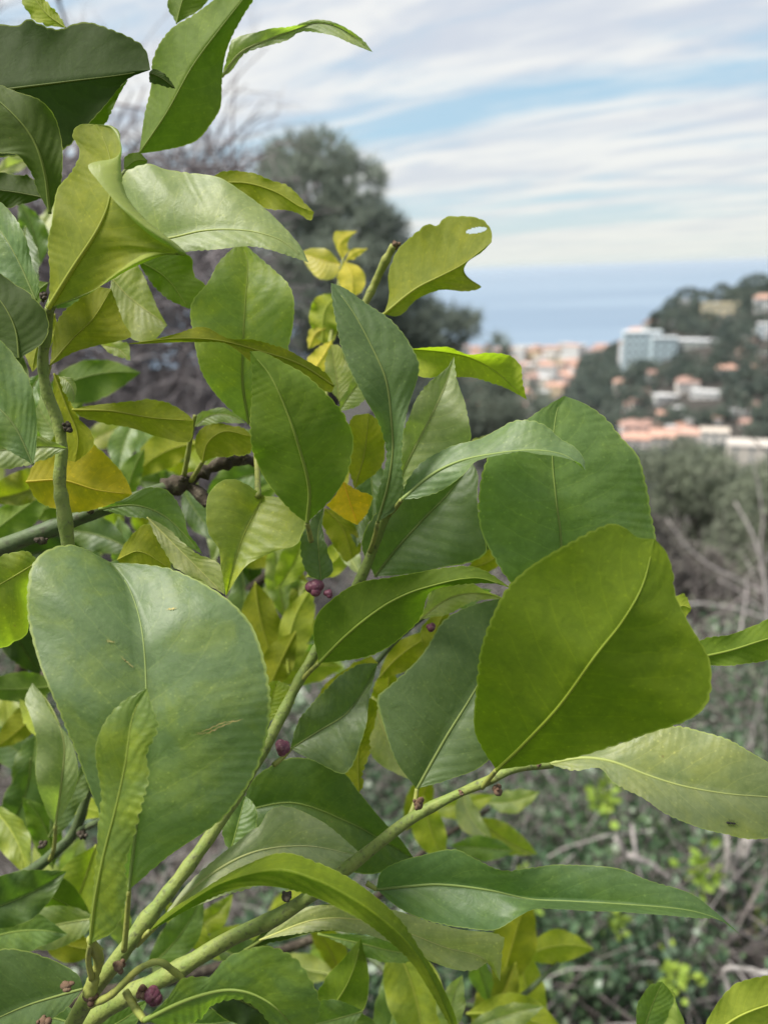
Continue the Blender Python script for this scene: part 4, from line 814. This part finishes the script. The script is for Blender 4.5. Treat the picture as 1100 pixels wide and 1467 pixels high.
leaf('D23', [(85, 540), (96, 545), (106, 560), (106, 578)], [(90, 555), (98, 572)], [(100, 540), (110, 556)], (.352, .35, .35), 'p', 'u', n=30)
leaf('D24', [(290, 663), (298, 634), (322, 618), (362, 626)], [(279, 640), (285, 619), (303, 607), (328, 609), (350, 614)], [(306, 656), (327, 654), (358, 650)], (.39, .388, .388), 'o', 'b', yel=.3)
leaf('D25', [(278, 612), (300, 596), (325, 594), (352, 606)], [(281, 598), (300, 586), (326, 586)], [(290, 610), (320, 606)], (.395, .392, .39), 'p', 'u', n=40)
leaf('D26', [(378, 710), (365, 735), (350, 765), (338, 800), (324, 854)], [(350, 692), (334, 687), (316, 691), (299, 709), (295, 738), (299, 764), (313, 785), (316, 807), (321, 836)], [(405, 714), (425, 726), (436, 748), (430, 768), (424, 780), (396, 789), (375, 798), (353, 811), (337, 832)], (.355, .35, .348, .345), 'y', 'u', yel=.7, n=100)
leaf('D27', [(142, 729), (195, 724), (240, 742), (290, 794)], [(182, 713), (211, 698), (234, 700), (251, 716), (263, 738), (270, 764), (284, 782)], [(180, 739), (211, 744), (240, 760), (262, 778)], (.365, .362, .36), 'm', 'u', yel=.3)
leaf('D28', [(211, 741), (240, 770), (275, 805), (322, 852)], [(233, 752), (262, 777), (285, 796), (314, 807), (321, 832)], [(232, 785), (255, 816), (292, 834)], (.356, .352, .35), 'w', 'u', yel=.3, ribw=.7)
leaf('D29', [(168, 802), (200, 790), (245, 815)], [(182, 775), (207, 753), (226, 756), (242, 790)], [(180, 815), (215, 825)], (.372, .37, .37), 'o', 'b', yel=.7)
leaf('D30', [(56, 804), (20, 826), (-20, 848), (-70, 870)], [(36, 789), (0, 798), (-40, 815)], [(54, 815), (45, 850), (39, 908), (22, 920), (0, 929), (-40, 920)], (.34, .34, .34), 'y', 'u', e=(-.002, .012), yel=.5)
# ---- young shoot
leaf('S1', [(490, 372), (487, 350), (512, 331)], [(478, 345), (482, 332)], [(498, 362), (500, 343)], (.55, .55, .55), 'c', 'b', n=30, rib=False)
leaf('S2', [(494, 375), (508, 362), (527, 356)], [(504, 357)], [(512, 368)], (.55, .55, .55), 'c', 'b', n=24, rib=False)
leaf('S3', [(494, 374), (504, 395), (505, 424)], [(484, 395), (490, 415)], [(518, 385), (524, 402), (516, 420)], (.545, .54, .54), 'c', 'b', n=30)
leaf('S4', [(488, 378), (460, 372), (431, 362)], [(470, 358), (448, 355)], [(482, 395), (460, 400), (440, 382)], (.55, .55, .555), 'c', 'u', n=30)
leaf('S5', [(486, 420), (465, 445), (462, 492)], [(455, 425), (443, 450), (450, 478)], [(490, 440), (486, 465), (478, 488)], (.54, .53, .53), 'y', 'b', n=40, yel=.9, wave=4)
leaf('S6', [(466, 470), (452, 478), (442, 500)], [(445, 470), (440, 485)], [(462, 490)], (.53, .53, .53), 'c', 'b', n=24)

# ---- softer leaves deeper in the tree (centre, length, tip direction, depth)
G = [ # left edge and gaps
 (20, 238, 60, 200, .60, 'w', 'u'), (45, 335, 90, 100, .55, 'm', 'u'), (60, 320, 70, 60, .62, 'w', 'u'), (130, 545, 130, 10, .52, 'd', 'b'), (35, 580, 90, 240, .42, 'm', 'u'), (70, 600, 80, 120, .44, 'p', 'u'),
 (180, 640, 80, 250, .60, 'g', 'u'), (210, 625, 90, 290, .62, 'g', 'u'), (235, 655, 100, 200, .58, 'o', 'b'), (190, 690, 90, 260, .55, 'm', 'b'), (225, 690, 80, 170, .60, 'b', 'u'), (240, 640, 70, 320, .64, 'm', 'u'), (155, 620, 80, 20, .66, 'w', 'u'),
 (30, 700, 110, 200, .48, 'o', 'u'), (20, 740, 120, 30, .50, 'm', 'b'), (50, 800, 130, 190, .50, 'k', 'u'), (130, 770, 110, 170, .52, 'b', 'u'), (180, 790, 90, 280, .55, 'g', 'u'), (120, 810, 90, 70, .58, 'd', 'u'), (30, 620, 90, 320, .48, 'm', 'u'),
 (310, 760, 80, 260, .60, 'p', 'u'), (290, 740, 90, 300, .56, 'd', 'u'), (345, 880, 110, 260, .60, 'd', 'u'), (400, 830, 110, 100, .55, 'p', 'u'), (420, 800, 90, 60, .52, 'y', 'u'), (380, 900, 120, 280, .54, 'o', 'b'), (425, 900, 120, 80, .53, 'y', 'b'), (400, 850, 80, 200, .56, 'w', 'u'),
 (400, 955, 100, 240, .52, 'o', 'b'), (440, 870, 90, 280, .55, 'o', 'u'), (360, 830, 90, 100, .62, 'k', 'u'), (470, 890, 80, 60, .50, 'd', 'u'), (370, 940, 90, 30, .64, 'm', 'u'), (440, 960, 90, 10, .55, 'y', 'b'), (355, 790, 90, 330, .58, 'o', 'b'), (330, 640, 80, 30, .56, 'p', 'u'), (395, 640, 90, 260, .55, 'o', 'b'), (345, 690, 100, 190, .55, 'm', 'u'), (460, 690, 80, 70, .52, 'o', 'b'), (480, 620, 80, 100, .50, 'y', 'b'), (475, 800, 80, 40, .50, 'y', 'b'), (495, 790, 70, 120, .48, 'p', 'u'),
 (25, 985, 110, 175, .50, 'm', 'b'), (30, 1040, 90, 220, .54, 'o', 'b'), (20, 1070, 100, 150, .58, 'b', 'u'), (45, 1110, 110, 260, .56, 'm', 'u'), (25, 1150, 120, 250, .54, 'd', 'u'), (60, 1190, 100, 110, .52, 'm', 'b'), (15, 1200, 110, 300, .50, 'y', 'u'), (125, 1155, 60, 330, .50, 'y', 'b'), (45, 1030, 60, 120, .46, 'y', 'b'),
 (20, 1285, 150, 20, .42, 'd', 'u'), (75, 1290, 120, 340, .46, 'u', 'b'), (110, 1290, 150, 250, .50, 'y', 'u'), (70, 1330, 130, 190, .45, 'p', 'u'), (30, 1340, 120, 10, .44, 'm', 'u'), (140, 1260, 100, 80, .52, 'm', 'u'), (100, 1350, 90, 350, .48, 'o', 'b'), (165, 1320, 90, 300, .50, 'p', 'u'), (190, 1250, 70, 30, .52, 'm', 'u'),
 # bottom
 (255, 1335, 120, 60, .48, 'm', 'u'), (270, 1330, 90, 320, .52, 'y', 'b'), (300, 1310, 80, 30, .56, 'y', 'u'), (240, 1370, 90, 260, .50, 'p', 'u'), (480, 1420, 150, 60, .42, 'u', 'b'), (455, 1465, 120, 200, .40, 'm', 'u'), (500, 1460, 110, 330, .46, 'd', 'b'), (590, 1430, 160, 290, .50, 'y', 'u'), (560, 1440, 130, 80, .52, 'm', 'u'), (650, 1440, 80, 70, .48, 'p', 'u'),
 (735, 1350, 130, 80, .60, 'o', 'b'), (800, 1360, 90, 0, .62, 'y', 'b'), (760, 1420, 130, 280, .64, 'y', 'b'), (710, 1440, 120, 250, .60, 'o', 'u'), (740, 1462, 130, 350, .56, 'y', 'b'), (720, 1460, 110, 20, .54, 'p', 'u'), (690, 1400, 70, 290, .58, 'm', 'u'), (330, 1350, 90, 20, .55, 'y', 'u'), (360, 1370, 110, 340, .50, 'd', 'u'), (350, 1440, 140, 330, .40, 'k', 'u'), (310, 1460, 120, 10, .42, 'd', 'u'), (160, 1465, 110, 20, .38, 'm', 'u'), (60, 1462, 120, 170, .42, 'd', 'u'),
 # behind the stems in the middle
 (560, 1060, 120, 290, .46, 'w', 'u'), (545, 1000, 90, 250, .48, 'o', 'b'), (620, 1010, 110, 40, .50, 'd', 'u'), (585, 935, 100, 40, .46, 'o', 'b'), (625, 905, 70, 60, .44, 'o', 'b'), (600, 1150, 80, 250, .60, 'o', 'b'), (620, 1190, 90, 280, .58, 'y', 'b'), (680, 1170, 80, 300, .62, 'p', 'u'), (735, 1145, 70, 10, .66, 'p', 'u'), (725, 1200, 90, 330, .66, 'y', 'u'), (690, 1215, 80, 170, .60, 'm', 'u'), (660, 1150, 90, 20, .66, 'y', 'u'), (490, 1080, 90, 300, .46, 'o', 'b'), (450, 1120, 90, 20, .48, 'd', 'u'), (700, 800, 60, 30, .45, 'o', 'b'), (690, 775, 70, 300, .50, 'k', 'u'), (660, 850, 80, 0, .48, 'm', 'u'),
 (620, 730, 120, 300, .44, 'd', 'u'), (530, 690, 110, 270, .44, 'd', 'u'), (585, 660, 90, 250, .42, 'b', 'u'), (690, 640, 60, 200, .42, 'w', 'u'), (480, 660, 90, 280, .48, 'o', 'b'), (520, 740, 80, 250, .44, 'b', 'u'), (440, 600, 80, 60, .46, 'y', 'u'), (240, 610, 80, 330, .68, 'y', 'u'), (455, 520, 70, 60, .48, 'c', 'b'),
 (20, 430, 100, 200, .40, 'd', 'b'), (110, 410, 90, 40, .40, 'd', 'b'), (60, 490, 80, 250, .40, 'o', 'b'), (25, 560, 110, 280, .40, 'k', 'b'), (100, 640, 80, 250, .41, 'o', 'b'), (20, 880, 120, 240, .46, 'm', 'b'), (30, 920, 100, 300, .55, 'k', 'u'), (150, 830, 140, 200, .46, 'd', 'u'), (15, 470, 90, 60, .45, 'm', 'u'), (40, 380, 100, 280, .44, 'd', 'u'),
]
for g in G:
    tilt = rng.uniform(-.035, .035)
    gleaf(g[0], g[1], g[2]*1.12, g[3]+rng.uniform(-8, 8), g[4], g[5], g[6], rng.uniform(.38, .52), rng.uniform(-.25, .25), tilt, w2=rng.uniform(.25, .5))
# leaves in the shade behind, filling the body of the tree
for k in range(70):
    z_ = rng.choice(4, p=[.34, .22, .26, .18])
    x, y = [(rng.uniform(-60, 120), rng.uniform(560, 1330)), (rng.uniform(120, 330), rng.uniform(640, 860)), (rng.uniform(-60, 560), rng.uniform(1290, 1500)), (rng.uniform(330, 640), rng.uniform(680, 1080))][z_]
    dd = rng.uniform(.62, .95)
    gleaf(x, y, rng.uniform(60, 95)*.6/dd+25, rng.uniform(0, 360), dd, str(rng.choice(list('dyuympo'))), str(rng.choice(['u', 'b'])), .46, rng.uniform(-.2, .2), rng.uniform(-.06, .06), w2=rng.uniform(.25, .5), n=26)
# scaffold branches that carry them
stem([(-250, 1900, .60), (-120, 1500, .60), (-40, 1200, .62), (20, 1000, .66), (60, 860, .64), (110, 760, .56)], 11, 4, m_lbark, 'branch')
stem([(-120, 1500, .60), (80, 1440, .56), (260, 1400, .62), (480, 1330, .66), (620, 1210, .64), (700, 1160, .66)], 7, 2, m_lbark, 'branch')
stem([(20, 1000, .66), (180, 900, .64), (330, 860, .62), (420, 780, .58), (470, 640, .56)], 6, 2, m_lbark, 'branch')
stem([(480, 1330, .66), (600, 1420, .60), (720, 1440, .60), (800, 1380, .62)], 3, 1.5, m_stemd, 'branch')
stem([(-120, 1500, .60), (-10, 1500, .42), (60, 1520, .365)], 6, 4.5, m_lbark, 'branch')
stem([(-40, 1200, .62), (-90, 950, .50), (-60, 800, .40)], 6, 4.6, m_lbark, 'branch')
stem([(-90, 950, .50), (-110, 600, .44), (-60, 300, .42), (0, 170, .41), (50, 140, .40), (110, 125, .39)], 5, 2, m_lbark, 'branch')
stem([(72, 442, .33), (120, 330, .37), (200, 222, .372)], 2.2, 1.4, m_stem)
trb = np.array(wpos(TREE)); q = spline([trb-np.array([0, 0, .15]), trb+np.array([.0, .02, .6]), P(-250, 1900, .60)], 14)
v, f = tube_data(q, np.linspace(.05, .014, 14), 12); link_mesh('trunk', v, f, m_lbark, TREE, trb)

# ---- marks and a visitor
def on_leaf(key, pts, lift=.0004):
    ob = LEAVES[key]; me = ob.data; o = wpos(ob)
    bv = BVHTree.FromPolygons([v.co for v in me.vertices], [tuple(p.vertices) for p in me.polygons])
    out = []
    for (x, y) in pts:
        dv = Vector(P(x, y, 1.0)).normalized(); hit = bv.ray_cast(-o, dv)
        if hit[0] is not None:
            nrm = hit[1] if hit[1].dot(dv) < 0 else -hit[1]; out.append((np.array(hit[0]+o+nrm*lift), np.array(nrm)))
    return out
m_scar = mat('leaf_scar', (.36, .30, .10), .8, .2, (.26, .26, .09), (.45, .36, .18), 300)
def scar(key, pts, wd):
    pts = spline(pts, 22)+rng.normal(size=(22, 2))*.7; h = on_leaf(key, [tuple(p) for p in pts]); n = len(h)
    if n < 4: return
    c = np.array([a for a, _ in h]); tg = np.gradient(c, axis=0); V = []
    for i_ in range(n):
        s = np.cross(tg[i_], h[i_][1]); s /= np.linalg.norm(s)+1e-9; w_ = wd*rng.uniform(.35, 1.1)*math.sin(math.pi*(i_+.5)/n); V += [c[i_]-s*w_, c[i_]+s*w_]
    link_mesh('scar', np.array(V), [(2*a, 2*a+1, 2*a+3, 2*a+2) for a in range(n-1)], m_scar, LEAVES[key], wpos(LEAVES[key]))
scar('A1', [(280, 1052), (300, 1048), (322, 1038), (349, 1029)], .00035); scar('A1', [(282, 1049), (300, 1044), (320, 1035), (340, 1031)], .00025)
scar('A1', [(152, 918), (165, 920)], .0003); scar('A1', [(172, 940), (186, 952), (192, 957)], .0003); scar('A1', [(238, 874), (254, 872)], .0003)
h = on_leaf('A16', [(1047, 1179)], .0008)
if h:
    c, nr = h[0]; ax_ = rt*.97-up*.1; ax_ -= nr*np.dot(ax_, nr); ax_ /= np.linalg.norm(ax_); sd_ = np.cross(nr, ax_); mb = MB()
    th = np.linspace(0, math.pi, 9); ph = np.linspace(0, 2*math.pi, 11)[:-1]; T_, P_ = np.meshgrid(th, ph, indexing='ij')
    for (o_, a, b_) in ((-.00125, .00085, .00055), (.0, .0007, .00035), (.0010, .00050, .00042)):
        q = (np.cos(T_)*a+o_)[..., None]*ax_+(np.sin(T_)*np.cos(P_)*b_)[..., None]*sd_+(np.sin(T_)*np.sin(P_)*b_)[..., None]*nr
        mb.add(q.reshape(-1, 3)+c, [(x*10+y, x*10+(y+1) % 10, (x+1)*10+(y+1) % 10, (x+1)*10+y) for x in range(8) for y in range(10)])
    for s in (-1, 1):
        for k in (-1, 0, 1):
            mb.tube([c+ax_*k*.0003, c+ax_*k*.0007+sd_*s*.0008+nr*.0003, c+ax_*k*.0011+sd_*s*.0014-nr*.0007], [.00009, .00008, .00006], 5)
        mb.tube([c+ax_*.0013, c+ax_*.0019+sd_*s*.0005+nr*.0003, c+ax_*.0024+sd_*s*.0006], [.00006, .00005, .00004], 5)
    tag(mb.build('ant', mat('ant_shell', (.015, .012, .010), .3, .5), None, c), 'tiny black ant on the pale drooping lemon leaf', 'ant')

# ---- haze over the valley and the sea
hm = bpy.data.materials.new('haze'); hm.use_nodes = True; t = NT(hm.node_tree); t.n.clear()
pv = t.add('ShaderNodeVolumePrincipled'); pv.inputs['Color'].default_value = (.74, .86, 1, 1); pv.inputs['Density'].default_value = HAZE; pv.inputs['Anisotropy'].default_value = .2
t.add('ShaderNodeOutputMaterial', i_Volume=pv.outputs[0])
mb = MB(); mb.box((0, 0, -54), (190000, 190000, 148)); tag(mb.build('haze', hm, None, (0, 0, 0), False), 'thin bluish haze over the valley and the sea', 'haze', kind='stuff')
